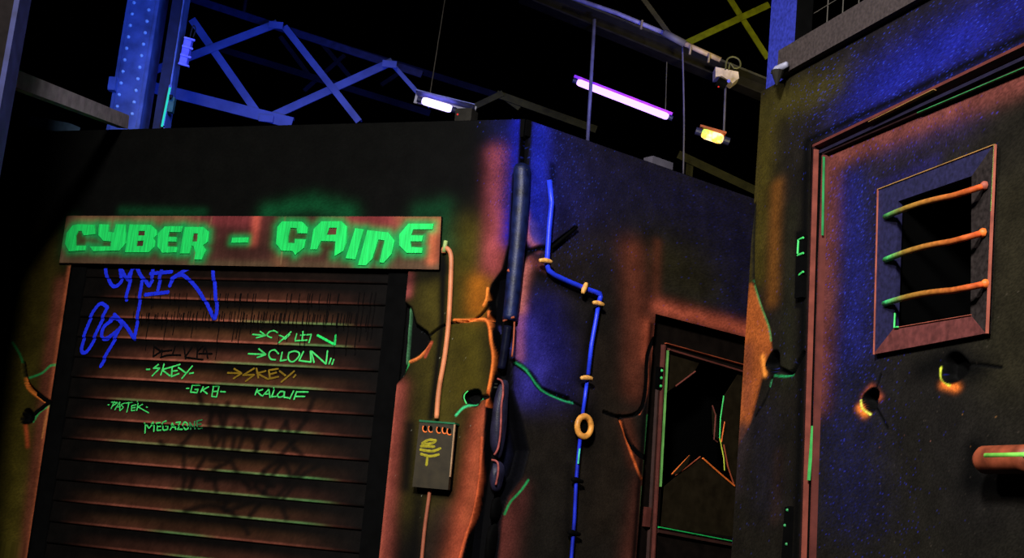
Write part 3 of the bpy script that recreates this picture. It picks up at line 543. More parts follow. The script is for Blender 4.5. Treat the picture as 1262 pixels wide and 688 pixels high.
JM = mat('brown_box_paint', S(46, 39, 24), .6, noise=.3, scale=20)
V, Fc = prism(A, q, .03, .052, slots, n_px=.052); origin_mesh('cover', V, Fc, JM, jb)
V, Fc = prism(A, q, .001, .0299, (), n_px=.052); origin_mesh('housing', V, Fc, VOID, jb)
V, Fc = prism(A, [(516.5, 517.5), (561, 521), (560.6, 523.2), (516.8, 520)], .004, .056, n_px=.056); origin_mesh('top_edge', V, Fc, mat('green_edge', S(20, 92, 54), .6), jb)
V, Fc = prism(A, [(559.4, 523), (561, 523), (555, 588), (553.8, 588)], .045, .0545, n_px=.0545); origin_mesh('side_edge', V, Fc, mat('tan_edge', S(165, 130, 95), .6), jb)
for cx, cy in ((524, 528), (531, 528.3), (541, 529.4), (548, 530), (554, 531.5)):
    pts = [(cx-1.9*1.35+.4, cy-3), (cx-3, cy+1), (cx-1.6, cy+4.2), (cx+.8, cy+4.8), (cx+2, cy+3.8)]
    V, Fc = wtube(A, pts, .052, .8, 6, 4); origin_mesh('slot_rim', V, Fc, ORANGE, jb, smooth=True)
    V, Fc = prism(A, [(cx+2.1*math.cos(t*math.pi/4), cy+3.6*math.sin(t*math.pi/4)) for t in range(8)], .05, .0526); origin_mesh('slot', V, Fc, VOID, jb)
def fl(n): return lambda v: n
ribbons('painted_scrawl', A, [[(505+x/7.24, 510+y/7.24) for x, y in l] for l in [[(235,240),(170,235),(110,270),(200,265),(235,240)],[(100,290),(220,295)],[(95,320),(200,335),(275,310)],[(100,360),(180,380),(260,365)],[(160,375),(150,460)]]], 3.0, mat('yellow_olive_paint', S(150, 140, 20), .6, noise=.3, scale=50), jb, fl(.0525), 'yellow-green scrawl')

# ------------------------------------------------------------------ exposed pipe in the corner crack
def corner(py, off=0, back=.03):
    """point on the corner line of the two boards at image height py, moved sideways by off pixels and set back"""
    v = A.uv(648-(py-147)*.096, py)[1]; r = np.array([P0[0], P0[1], v]); return r+np.array([off*.0038, back, 0])
ep = empty('exposed_pipe', corner(690), 'dark blue rounded pipe laid bare in the corner crack', 'pipe')
BM = mat('dark_blue_pipe', S(14, 24, 62), .45, noise=.8, scale=22, bump=.3)
pts = [(643, 209), (643, 230), (641, 262), (638, 300), (634, 340), (631, 370), (628, 395)]
P = [A.at(x, y, -.02) for x, y in pts]; r0 = 10.5*A.sv
V, Fc = tube([P[0]+np.array([0, 0, r0*.75]), P[0]+np.array([0, 0, r0*.5])]+smooth_line(P, 4), [r0*.3, r0*.8]+[r0*(1-.15*i/24) for i in range(25)], 16); origin_mesh('upper_pipe', V, Fc, BM, ep, smooth=True)
V, Fc = join([tube([A.at(x, y, .0) for x, y in ((636, 209), (643, 206.5), (650, 209.5))], .002, 6)]); origin_mesh('rim', V, Fc, mat('pale_rim', S(120, 120, 90), .4), ep)
V, Fc = tube(smooth_line([A.at(x, y, -.03) for x, y in ((626, 402), (622, 430), (618, 455))], 5), 5*A.sv, 14); origin_mesh('lower_pipe', V, Fc, mat('shaded_pipe_paint', S(12, 14, 30), .4, noise=.5), ep, smooth=True)
V, Fc = tube(smooth_line([A.at(x, y, .005) for x, y in ((620, 396), (627, 393), (634, 391))], 4), .006, 8); origin_mesh('collar', V, Fc, DKORANGE, ep, smooth=True)
ribbon_pts = [[(634, 397), (633, 420), (631, 440)], [(626, 333), (630, 336), (634, 342)], [(629, 350), (631, 343)]]
for l, wd in ((ribbon_pts[0], .0045), (ribbon_pts[1], .008), (ribbon_pts[2], .007)):
    V, Fc = tube(smooth_line([A.at(x, y, .008) for x, y in l], 5), wd, 8); origin_mesh('paint_streak', V, Fc, DKORANGE, ep, smooth=True)
def blob(outline, n0, n1, m, name, parent):
    """flattened pebble: stacked shrinking outlines"""
    Q = np.array(smooth_line([A.uv(x, y, n1) for x, y in outline+[outline[0]]], 4)[:-1]); c = Q.mean(0); V = []; Fc = []; k = len(Q); L = 6
    for i in range(L):
        a = math.pi/2*i/(L-1); sc = math.cos(a)*.98+.02; nn = n0+(n1-n0)*math.sin(a)
        V += [A.p(*(c+(q_-c)*sc), nn) for q_ in Q]
    for i in range(L-1):
        for j in range(k): a = i*k+j; b = i*k+(j+1) % k; Fc.append((a, b, b+k, a+k))
    Fc.append(tuple((L-1)*k+j for j in range(k))); return origin_mesh(name, V, Fc, m, parent, smooth=True)
STN = mat('violet_grey_stone', S(34, 32, 52), .5, noise=.5, scale=22, bump=.3)
ol = [[(614, 466), (621, 470), (620, 500), (618, 530), (612, 560), (605, 562), (599, 545), (603, 505), (607, 480)], [(605, 566), (613, 569), (616, 580), (611, 602), (603, 606), (599, 590)], [(603, 614), (610, 612), (612, 625), (608, 640), (600, 640)], [(598, 648), (606, 645), (607, 662), (601, 690), (593, 690)]]
labels = ['long dark violet rock with a pink right edge low in the crack', 'short rounded violet rock directly below the long pink-edged one', 'small near-black rock under the rounded violet rock in the crack', 'lowest black rock at the foot of the visible crack']
sts = []
for i, o_ in enumerate(ol):
    e = empty('crack_rock', A.at(*o_[-2], -.05), labels[i], 'rock'); blob(o_, -.07, -.01, STN if i < 2 else BLACK, 'body', e); sts.append(e)
    if i < 2:
        ed = ([(613, 467), (619, 471), (620, 485), (618, 500), (617, 530), (614, 552), (609, 561)], [(606, 567), (613, 570), (614, 582), (611, 598)])[i]
        V, Fc = wtube(A, ed, -.02, 1.3, 8, 5); origin_mesh('painted_edge', V, Fc, mat('pink_edge_paint', S(140, 66, 60), .6, noise=.6, scale=30), e, smooth=True)

# ------------------------------------------------------------------ blue pipe on the middle wall
bp = empty('wall_pipe', B.at(705, 688, .02), 'bright blue angled water pipe with brass clamps on the middle wall', 'pipe')
def bpipe(pts, rp=3.2, n=.03): return wtube(B, pts, n, rp, 12)
V, Fc = bpipe([(677, 222), (680, 250), (677, 280), (675, 312), (674, 326), (676, 333), (683, 339), (700, 347), (722, 356), (733, 360), (739, 362), (740, 366), (738, 374)]); origin_mesh('upper_run', V, Fc, BLUEPIPE, bp, smooth=True)
V, Fc = bpipe([(738, 372), (735, 392), (729, 425), (725, 462)], 2.7); origin_mesh('middle_run', V, Fc, BLUEPIPE, bp, smooth=True)
V, Fc = bpipe([(724, 466), (721, 490), (718, 512)], 2.3); origin_mesh('short_run', V, Fc, BLUEPIPE, bp, smooth=True)
V, Fc = bpipe([(715, 540), (712, 570), (710, 595), (708, 640), (704, 690), (700, 730)], 2.2); origin_mesh('lower_run', V, Fc, mat('deep_blue_pipe_paint', S(26, 42, 180), .4, noise=.5, scale=10), bp, smooth=True)
V, Fc = bpipe([(714.5, 553), (712.5, 572)], 1.1, .042); origin_mesh('green_streak', V, Fc, mat('teal_streak', S(70, 210, 170), .5), bp)
BR = mat('brass_paint', S(235, 170, 85), .45, noise=.35, scale=60)
for a, b in (((665, 321), (680, 323)), ((718, 362), (723, 349)), ((731, 373), (744, 376)), ((716, 466), (730, 467))):
    V, Fc = wtube(B, [a, ((a[0]+b[0])/2, (a[1]+b[1])/2-.6), b],   .045, 3.3, 10, 4, taper=lambda t: .6+.4*math.sin(math.pi*t)); origin_mesh('clamp', V, Fc, BR, bp, smooth=True)
rp = [(720+11.5*math.cos(t*2*math.pi/20), 526+13.5*math.sin(t*2*math.pi/20)) for t in range(21)]
ring = []; 
cP = B.at(720, 526, .04); r1 = .043; rr = .0145; V = []; Fc = []
for i in range(28):
    a = 2*math.pi*i/28
    for j in range(10):
        b = 2*math.pi*j/10; rad = r1+rr*math.cos(b); V.append(cP+B.T*rad*math.cos(a)*1.05+np.array([0, 0, 1.15*rad*math.sin(a)])+B.N*rr*math.sin(b))
for i in range(28):
    for j in range(10): a = i*10+j; b = i*10+(j+1) % 10; c = ((i+1) % 28)*10+(j+1) % 10; d = ((i+1) % 28)*10+j; Fc.append((a, b, c, d))
origin_mesh('valve_ring', V, Fc, mat('gold_ring_paint', S(222, 150, 66), .4, noise=.4, scale=30), bp, smooth=True)
V, Fc = tube([cP-B.N*.035, cP-B.N*.012], .034, 20); origin_mesh('valve_hub', V, Fc, BLACK, bp)
for y, wd in ((592, 5.5), (657, 6)):
    x = 710.5 if y < 600 else 706.5; V, Fc = wtube(B, [(x-wd, y-1), (x, y), (x+wd+2, y+2)], .035, 3.6, 8, 3, taper=lambda t: .4+.6*math.sin(math.pi*min(t+.1, 1)*.9)); origin_mesh('black_joint', V, Fc, BLACK, bp, smooth=True)
V, Fc = wtube(B, [(679, 306), (696, 292), (711, 280)], .02, 2.0, 8); o = origin_mesh('rod', V, Fc, BLACK, smooth=True); tag(o, 'short black rod sticking out diagonally behind the blue pipe', 'rod')

# ------------------------------------------------------------------ door_1 with the broken window
d1 = empty('door_1', B.p(DL(0)+DW/2, 0, -.05), 'dark door with a broken glass window, half hidden behind the near wall', 'door', None, 'structure')
NB = -.05
gU0 = lambda v: lin(B, (825.5, 432), (814, 649.5), NB)(v); gv1 = B.uv(825.5, 434, NB)[1]; gv0 = B.uv(814, 650, NB)[1]
gl_u = gU0(gv1); gw = .62; gr_u = gl_u+gw; gr_b = gU0(gv0)+gw
leaf = [[(DL(0)+.005, .01), (DL(0)+DW-.01, .01), (DL(VD)+DW-.01, VD-.01), (DL(VD)+.005, VD-.01)]]
hole_ = [(gU0(gv0), gv0), (gr_b, gv0), (gr_u, gv1), (gl_u, gv1)]
V, Fc = prism_uv(B, leaf+[hole_], -.09, NB-.012); origin_mesh('door_leaf', V, Fc, mat('door_black_brown', S(20, 15, 12), .6), d1)
V, Fc = box_uv(B, DL(0)-.02, DL(VD)+DW+.04, 0, VD+.05, -.34, -.30); origin_mesh('dark_void', V, Fc, VOID, d1)
def strip(W, a, b, wid, n0, n1, m, name, parent, npx=None, lab=None):
    a = W.uv(*a, n1); b = W.uv(*b, n1); t = (b-a)/np.linalg.norm(b-a); q_ = np.array([-t[1], t[0]])*wid*W.sv/2
    k = [a-q_, b-q_, b+q_, a+q_]; c0 = q_*.45
    V = [W.p(*p, n0) for p in k]+[W.p(*p, n1) for p in (a-c0, b-c0, b+c0, a+c0)]
    o = origin_mesh(name, V, [(3, 2, 1, 0), (4, 5, 6, 7), (0, 1, 5, 4), (1, 2, 6, 5), (2, 3, 7, 6), (3, 0, 4, 7)], m, parent); return tag(o, lab)
RB = mat('red_brown_moulding', S(92, 46, 38), .55, noise=.3)
RB2 = mat('dim_brown_moulding', S(56, 32, 26), .55, noise=.3)
strip(B, (820, 425), (806, 700), 5, NB-.01, NB+.012, RB, 'moulding', d1); strip(B, (826, 431), (930, 462), 5, NB-.01, NB+.012, RB, 'moulding', d1); strip(B, (822, 423), (930, 453), 2, NB-.01, NB+.008, DKORANGE, 'moulding', d1)
strip(B, (812, 655), (915, 674), 7, NB-.01, NB+.01, RB2, 'moulding', d1); strip(B, (812, 480), (800, 700), 6, NB-.01, NB+.004, RB2, 'moulding', d1)
strip(B, (824.5, 432), (815.5, 600), 1.1, NB, NB+.016, mat('moss_green_edge', S(92, 150, 72), .6), 'edge_line', d1, lab='pale green left window edge')
strip(B, (813.5, 650), (915, 669.5), 2.2, NB, NB+.016, mat('bright_green_edge', S(30, 190, 90), .6), 'edge_line', d1, lab='bright green lower window edge')
hg = origin_mesh('hinge', *prism(B, [(812, 452), (818, 453), (816, 480), (810.5, 479)], NB-.008, NB+.012), BLACK, d1)
for y in (457, 466, 476):
    V, Fc = ball(B.at(815.5-(y-457)*.06, y, NB+.012), .0085, B.N); origin_mesh('hinge_pin', V, Fc, GREEN2, hg)
hg = origin_mesh('hinge', *prism(B, [(797, 625), (803, 626), (801, 650), (795, 649)], NB-.008, NB+.014), RB, d1)
GLS = mat('dull_olive_glass', S(33, 27, 17), .3, noise=.3)
SH_ = [([(815, 649), (819, 600), (863, 563), (905, 598), (925, 640), (925, 672)], 'lower'), ([(893, 488), (887, 530), (892, 560), (904, 597), (925, 620), (932, 464), (912, 458)], 'right'), ([(826, 437), (862, 447), (855, 460), (833, 476), (824, 482)], 'upper left'), ([(878, 502), (884, 512), (885, 542), (879, 536)], 'sliver')]
for q_, nm in SH_:
    V, Fc = prism(B, q_, -.071, -.066); tag(origin_mesh('glass_shard', V, Fc, GLS, d1), {'lower': 'lower shard with a V-shaped orange edge', 'right': 'tall right shard with a green edge', 'upper left': 'upper left shard with a pink edge', 'sliver': 'small hanging sliver of glass'}[nm])
V, Fc = prism(B, [(828, 586), (851, 561), (848, 572), (838, 582)], -.06, -.054); origin_mesh('glass_shard', V, Fc, GLS, d1)
for l, m, r in (([(833, 476), (857, 458)], PINKB, 1.1), ([(828, 585), (850, 562)], ORANGE, 1.2), ([(832, 586), (848, 575), (863, 563)], DKORANGE, .9), ([(866, 565), (885, 582), (905, 599)], ORANGE, 1.3), ([(905, 599), (897, 575), (892, 548)], DKORANGE, 1.0), ([(892, 488), (888, 515), (887, 540)], GREEN2, .9), ([(887, 540), (892, 565), (893, 580)], YGREEN, .8), ([(878, 500), (882, 512), (880, 542), (884, 545)], PINKB, 1.0), ([(893, 520), (889, 545)], ORANGE, .8)):
    V, Fc = wtube(B, l, -.062, r, 6); origin_mesh('painted_edge', V, Fc, m, d1)

# ------------------------------------------------------------------ door_2 (cell door)
d2 = empty('door_2', Cw.p((LL+LR)/2, 0, -.02), 'heavy cell door with a barred window and pink-brown edging', 'door', None, 'structure')
wq = [(1081, 233.5), (1225, 178), (1215, 411), (1076, 437)]; oq = [(1107, 248), (1197.5, 217), (1196, 388), (1102, 404)]
uo = [Cw.uv(x, y, -.01) for x, y in oq]
OL0 = lin(Cw, oq[0], oq[3]); OR0 = lin(Cw, oq[1], oq[2]); OV1 = (Cw.uv(*oq[0])[1]+Cw.uv(*oq[1])[1])/2; OV0 = (Cw.uv(*oq[2])[1]+Cw.uv(*oq[3])[1])/2
DLf = lin(Cw, (1013.5, 190), (990.6, 700), -.012)
def paintD(Ua, Va):
    c = Canvas(Cw, Ua, Va, S(24, 22, 17), -.012)
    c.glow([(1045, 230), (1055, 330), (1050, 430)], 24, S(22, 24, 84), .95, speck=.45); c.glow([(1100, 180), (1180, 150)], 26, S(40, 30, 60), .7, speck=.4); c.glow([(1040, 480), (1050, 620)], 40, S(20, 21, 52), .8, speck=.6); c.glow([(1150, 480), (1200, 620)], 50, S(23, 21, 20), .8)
    c.glow([(1024, 200), (1016, 400), (1008, 500)], 15, S(88, 46, 44), .9); c.glow([(1018, 198), (1100, 164), (1280, 92)], 16, S(100, 52, 46), .9); c.glow([(1250, 250), (1250, 450)], 36, S(34, 31, 20), .8)
    c.glow([(1150, 200), (1085, 228)], 9, S(30, 26, 80), .6, speck=.4)
    # bullet holes
    c.glow([(1070, 505), (1064, 498), (1066, 488), (1074, 478), (1084, 490)], 4, S(150, 70, 44), .9); c.glow([(1060, 503), (1066, 510)], 4.5, S(245, 130, 46), .95); c.line([(1061, 494), (1063, 504), (1073, 511)], 1.6, S(220, 235, 90), .95)
    c.line([(1080, 477), (1085, 462)], 2.2, BK, 1, dig=-.006); c.line([(1080, 504), (1088, 518), (1093, 528)], 2.4, BK, 1, dig=-.006); c.hole(1073.5, 492, 9, 13, .045)
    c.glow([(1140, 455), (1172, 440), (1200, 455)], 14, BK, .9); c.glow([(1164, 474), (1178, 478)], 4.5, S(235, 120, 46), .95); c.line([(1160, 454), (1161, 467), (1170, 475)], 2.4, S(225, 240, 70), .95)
    c.line([(1188, 449), (1210, 450), (1233, 453)], 3, BK, 1, dig=-.006); c.hole(1177, 453, 13, 16, .045)
    c.glow([(1200, 595), (1280, 600)], 14, BK, .95); c.glow([(1200, 550), (1198, 590)], 9, BK, .9)  # black shadow painted under and beside the handle
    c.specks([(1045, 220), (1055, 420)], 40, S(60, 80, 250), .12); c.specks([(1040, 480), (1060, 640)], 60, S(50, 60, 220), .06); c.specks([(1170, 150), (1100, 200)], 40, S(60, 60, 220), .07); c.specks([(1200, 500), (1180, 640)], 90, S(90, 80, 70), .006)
    c.specks([(1060, 520), (1110, 520)], 25, S(230, 150, 130), .002); c.specks([(1210, 480), (1210, 520)], 25, S(230, 160, 90), .001)
    c.grain(.35); return c
def skipD(si, v): return (si >= 1) & (si < 2) & (v >= OV0-1e-6) & (v < OV1-1e-6)
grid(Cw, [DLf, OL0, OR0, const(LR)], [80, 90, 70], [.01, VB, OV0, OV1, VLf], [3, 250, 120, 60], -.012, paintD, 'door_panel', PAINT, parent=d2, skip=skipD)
V, Fc = join([box_uv(Cw, OL0(OV0)-.12, OR0(OV0)+.12, OV0-.12, OV1+.12, -.36, -.33), box_uv(Cw, OL0(OV0)-.04, OL0(OV0)-.012, OV0-.03, OV1+.03, -.33, -.016), box_uv(Cw, OR0(OV0)+.012, OR0(OV0)+.04, OV0-.03, OV1+.03, -.33, -.016), box_uv(Cw, OL0(OV0)-.03, OR0(OV0)+.03, OV1+.005, OV1+.03, -.33, -.016), box_uv(Cw, OL0(OV0)-.03, OR0(OV0)+.03, OV0-.03, OV0-.005, -.33, -.016)])
origin_mesh('dark_cavity', V, Fc, VOID, d2)
# frame plate round the opening, painted
fq = poly_px(Cw, wq, .008)
def frame_strip(a, b, c_, d_, m, name, n1=.008, lab=None):
    V, Fc = prism(Cw, [a, b, c_, d_], -.011, n1); return tag(origin_mesh(name, V, Fc, m, d2), lab)
BV = mat('blue_violet_frame', S(27, 26, 58), .6, noise=.45, scale=60); PF = mat('pink_frame', S(92, 46, 44), .6, noise=.4, scale=40); DF = mat('dark_olive_frame', S(38, 33, 32), .6, noise=.5, scale=60)
frame_strip(wq[0], oq[0], oq[3], wq[3], BV, 'frame_side'); frame_strip(wq[0], wq[1], oq[1], oq[0], BV, 'frame_top'); frame_strip(wq[1], wq[2], oq[2], oq[1], DF, 'frame_side', lab='darker right frame side'); frame_strip(oq[3], oq[2], wq[2], wq[3], PF, 'frame_bottom', lab='pink-brown sloping sill')
OE = mat('ochre_edge', S(150, 112, 60), .55); PE = mat('pink_line', S(150, 78, 62), .6)
for a, b, m, wd in ((wq[0], wq[1], OE, 2.2), (wq[0], wq[3], PE, 1.6), (wq[1], wq[2], PE, 3.5), ((1225, 178), (1221, 260), mat('lime_edge', S(120, 190, 90), .6), 1.8), (oq[3], oq[2], PE, 1.4)): strip(Cw, a, b, wd, .006, .013, m, 'edge_line', d2)
V, Fc = wtube(Cw, [(1103, 386), (1102, 404), (1107, 403)], .014, 1.1, 6); origin_mesh('corner_mark', V, Fc, GREEN2, d2)
# bars : green left end, orange right end
for i, (a, b) in enumerate((((1091, 268), (1214, 229)), ((1091, 321), (1212, 287)), ((1090, 375), (1215, 350)))):
    m_ = lambda t: (a[0]+(b[0]-a[0])*t, a[1]+(b[1]-a[1])*t-(3.4*math.sin(math.pi*min(1, t*1.4+.05))))
    nn = lambda t: .012+.05*min(1, 6*t, 6*(1-t))
    P = [Cw.at(*m_(t), nn(t)) for t in np.linspace(0, 1, 22)]; cc = []
    V, Fc = tube(P, .0105, 10); tt = np.repeat(np.linspace(0, 1, 22), 10)
    g0 = (S(60, 170, 90), S(55, 210, 110), S(50, 220, 130))[i]; colr = np.array([g0*max(0, 1-t*5)+(1-max(0, 1-t*5))*(S(118, 112, 44)*(1-t)+S(185, 74, 38)*t) if t < .93 else S(235, 95, 45) for t in tt])
    br = origin_mesh('window_bar', V, Fc, mat('bar_paint', None, .45, noise=.3, scale=50), d2, smooth=True, colors=colr)
    V, Fc = ball(Cw.at(*b, .0125), .016, Cw.N); origin_mesh('bolt', V, Fc, ORANGE if i else PE, br, smooth=True)
# casing round the door
CB = mat('casing_pink_brown', S(92, 44, 38), .55, noise=.3, scale=14); CD = mat('casing_dark', S(34, 20, 20), .6, noise=.3)
cs = empty('trim_1', Cw.p(FL(0), 0, 0), 'pink-brown double moulding framing the cell door', None, None, 'structure')
def casing(pts_out, wid, n0, n1, m, name):
    for a, b in zip(pts_out[:-1], pts_out[1:]): strip(Cw, a, b, wid, n0, n1, m, name, cs)
casing([(1002, 181), (984, 740)], 7, -.02, .016, CD, 'outer_moulding'); casing([(1001, 180), (1290, 41)], 8, -.02, .016, CB, 'outer_moulding')
casing([(1003, 184), (986, 740)], 3, 0, .02, mat('casing_edge', S(120, 60, 48), .55), 'outer_bead')
casing([(1008, 190), (992, 740)], 7, -.04, -.004, BLACK, 'dark_groove'); casing([(1008, 188), (1290, 58)], 9, -.04, -.004, mat('groove_violet', S(22, 18, 40), .6), 'dark_groove')
casing([(1013.5, 191), (996, 740)], 6.5, -.03, .012, CB, 'inner_moulding'); casing([(1013, 190), (1290, 70)], 4, -.03, .006, CD, 'inner_moulding')
strip(Cw, (1014, 193), (1012.3, 290), 1.1, .006, .015, DKGREEN, 'edge_line', cs, lab='green streak at the top of the inner moulding')
strip(Cw, (1000, 525), (995, 592), 3.4, .006, .016, mat('mid_green_streak', S(60, 160, 76), .6), 'edge_line', cs, lab='green streak low on the inner moulding')
strip(Cw, (1070, 150), (1150, 110), 1.5, .008, .022, OE, 'edge_line', cs); strip(Cw, (1130, 139), (1290, 71), 1.8, .004, .012, DKGREEN, 'edge_line', cs)
# handle
hd = wtube(Cw, [(1208, 568), (1214, 567), (1262, 566), (1275, 566)], .06, 14, 20, taper=lambda t: .72 if t == 0 else 1); hn = origin_mesh('door_handle', *hd, mat('handle_orange_brown', S(136, 66, 42), .5, noise=.4, scale=20), d2, smooth=True)
V, Fc = wtube(Cw, [(1215, 562), (1262, 561), (1275, 561)], .096, 2.9, 10); origin_mesh('green_stripe', V, Fc, mat('lime_stripe', S(140, 235, 95), .5), hn, smooth=True)
V, Fc = wtube(Cw, [(1270, 566), (1275, 566)], .02, 13, 14); 
V, Fc = tube([Cw.at(1255, 566, -.01), Cw.at(1255, 566, .06)], .025, 14); origin_mesh('handle_stem', V, Fc, BLACK, hn)
# hinges of the cell door
hi = empty('hinge', Cw.at(985, 340, 0), 'black upper hinge with three green marks left of the cell door', 'hinge')
V, Fc = prism(Cw, [(982, 292), (990, 289), (988, 366), (979, 368)], .001, .02); origin_mesh('plate', V, Fc, BLACK, hi)
for l in ([(983, 313), (984, 296), (990, 293)], [(983, 315), (990, 312)], [(985, 339), (990, 335)]):
    V, Fc = wtube(Cw, l, .022, 1.5, 6); origin_mesh('green_mark', V, Fc, GREEN2, hi)
hi = empty('hinge', Cw.at(970, 688, 0), 'black lower hinge with three green studs left of the cell door', 'hinge')
V, Fc = prism(Cw, [(967, 625), (973, 624), (970, 700), (962, 700)], .001, .02); origin_mesh('plate', V, Fc, BLACK, hi)
for x, y in ((970.5, 629), (967.5, 648), (969.5, 671)):
    V, Fc = ball(Cw.at(x, y, .02), .0065, Cw.N); origin_mesh('stud', V, Fc, mat('dim_green_stud', S(50, 140, 80), .5), hi)

# ------------------------------------------------------------------ top of the near wall
ld = empty('ledge_board', Cw.p(.5, ZT-.02, .0), 'grey-brown board laid along the top edge of the near wall', 'board')
l0 = Cw.uv(970.6, 71.5, .03); l1 = Cw.uv(956.6, 103, .03); dv = ZT; top = Cw.uv(960, 74, .03)[1]
u00 = Cw.uv(957, 100, .03)[0]
V, Fc = box_uv(Cw, u00, u00+.095, dv+.004, dv+.125, -.04, .03); origin_mesh('end_block', V, Fc, LEDGE, ld)
V, Fc = box_uv(Cw, u00+.1, 3.2, dv+.004, dv+.125, -.04, .03); origin_mesh('plank', V, Fc, LEDGE, ld)
bk = empty('bracket', Cw.p(u00-.02, ZT+.03, .0), 'small pale metal bracket on the end of the ledge board', 'bracket')
cP = Cw.at(958, 93, .066)
V, Fc = tube([cP+np.array([0, 0, .02]), cP+np.array([0, 0, -.03]), cP+np.array([0, 0, -.045])], [.028, .01, .004], 10); origin_mesh('cone', V, Fc, DARKST, bk)
V, Fc = tube([Cw.at(951, 90, .055), Cw.at(958, 86, .062), Cw.at(970, 79, .05)], [.006, .018, .012], 8); origin_mesh('arm', V, Fc, WHITE, bk, smooth=True)
ps = empty('steel_post', Cw.at(940, 113, -.03), 'blue painted square post standing at the end of the near wall', 'post')
ua = Cw.uv(938.5, 108, -.02)[0]; ub = Cw.uv(970, 72, -.02)[0]
V, Fc = box_uv(Cw, ua, ub, ZT-.0, 5.6, -.09, -.042); origin_mesh('shaft', V, Fc, BLUEB, ps)
V, Fc = box_uv(Cw, ub+.002, ub+.02, ZT, 5.6, -.12, -.05); origin_mesh('rear_flange', V, Fc, BLACK, ps)
cg = empty('cage_panel', Cw.p(1.2, ZT, -.12), 'welded wire mesh panel rising above the near wall', 'mesh panel')
nw = -.14; g0 = Cw.uv(982, 60, nw)[0]; stp = (Cw.uv(1034.5, 30, nw)[0]-Cw.uv(1016, 30, nw)[0])
first = None
for i in range(22):
    if first is None: V, Fc = bar(Cw.p(g0, ZT+.01, nw), Cw.p(g0, 5.3, nw), .004, .004); first = origin_mesh('wire', V, Fc, WIRE, cg); continue
    o = first.copy(); COL.objects.link(o); o.location = tuple(Cw.T*stp*i)
fh = None
for j in range(14):
    if fh is None: V, Fc = bar(Cw.p(g0, ZT+.1, nw), Cw.p(g0+stp*21, ZT+.1, nw), .004, .004); fh = origin_mesh('wire', V, Fc, WIRE, cg); continue
    o = fh.copy(); COL.objects.link(o); o.location = (0, 0, j*stp*1.0)

# ------------------------------------------------------------------ steelwork behind
def truss(name, label, Y, members, m, dY=0):
    e = empty(name, PD(members[0][1][0], members[0][1][1], Y), label, 'truss'); s = Y/FPX
    for i, (nm, a, b, wd) in enumerate(members):
        Y = Y+.022*(1 if i else 0)
        V, Fc = angle_bar(PD(*a, Y+(dY*((a[0]+b[0])/2-300)/300)), PD(*b, Y+(dY*((a[0]+b[0])/2-300)/300)), wd*s, .06); origin_mesh(nm, V, Fc, m, e)
    return e
t1 = truss('lattice_truss', 'blue lit steel lattice truss with crossed diagonals behind the shutter wall', 11.2, [('chord', (168, 103), (360, 152), 14), ('diagonal', (182, 90), (342, 29), 10), ('diagonal', (236, 24), (318, 141), 9), ('diagonal', (350, 33), (442, 150), 8), ('diagonal', (330, 146), (484, 76), 10), ('diagonal', (480, 76), (530, 132), 5)], TRUSS)
V, Fc = angle_bar(PD(198, -14, 11.32), PD(520, 92, 11.32), .06, .06); origin_mesh('top_chord', V, Fc, mat('unlit_chord_steel', S(38, 40, 56), .6, noise=.4), t1)  # top chord coloured darker in place of the missing light
V, Fc = tube([PD(205, -12, 11.2), PD(205, -12, 11.2)*np.array([1, 1, 0])+np.array([0, 0, 9])], .03, 8); origin_mesh('hanger_rod', V, Fc, TRUSS, t1)
for x, y in ((340, 31), (480, 79), (328, 146)):
    c = PD(x, y, 11.15); V, Fc = bar(c+np.array([-.06, 0, 0]), c+np.array([.06, 0, 0]), .012, .06); origin_mesh('gusset_plate', V, Fc, TRUSS, t1)
TD = mat('far_truss_steel', S(30, 34, 52), .6, noise=.3)
t2 = truss('lattice_truss', 'dim blue second truss farther back, seen through the first', 14.5, [('chord', (270, 60), (530, 140), 8), ('top_chord', (300, 20), (620, 120), 8), ('diagonal', (345, 45), (380, 92), 5), ('diagonal', (375, 112), (425, 68), 5), ('diagonal', (395, 52), (432, 96), 5), ('diagonal', (470, 105), (500, 85), 5)], TD)
pt = PD(300, 20, 14.5); V, Fc = tube([pt, pt*np.array([1, 1, 0])+np.array([0, 0, 9])], .02, 8); origin_mesh('hanger_rod', V, Fc, TD, t2)
truss('roof_truss', 'olive steel gable truss behind the corner near the short violet lamp', 12, [('diagonal', (580, 134), (620, 115), 7), ('chord', (612, 116), (735, 160), 9), ('diagonal', (618, 118), (640, 134), 6)], mat('dim_olive_steel', S(70, 68, 28), .6))
truss('roof_truss', 'yellow-green steel brace crossing behind the beam at top right', 10.6, [('diagonal', (845, 54), (948, 6), 8), ('diagonal', (896, -6), (946, 72), 7)], mat('lime_olive_steel', S(150, 155, 24), .6))
V, Fc = angle_bar(PD(789, -6, 10.3), PD(826, 44, 10.3), .035, .05); o = origin_mesh('brace', V, Fc, GREY); tag(o, 'thin grey steel brace meeting the big beam from above', 'brace')

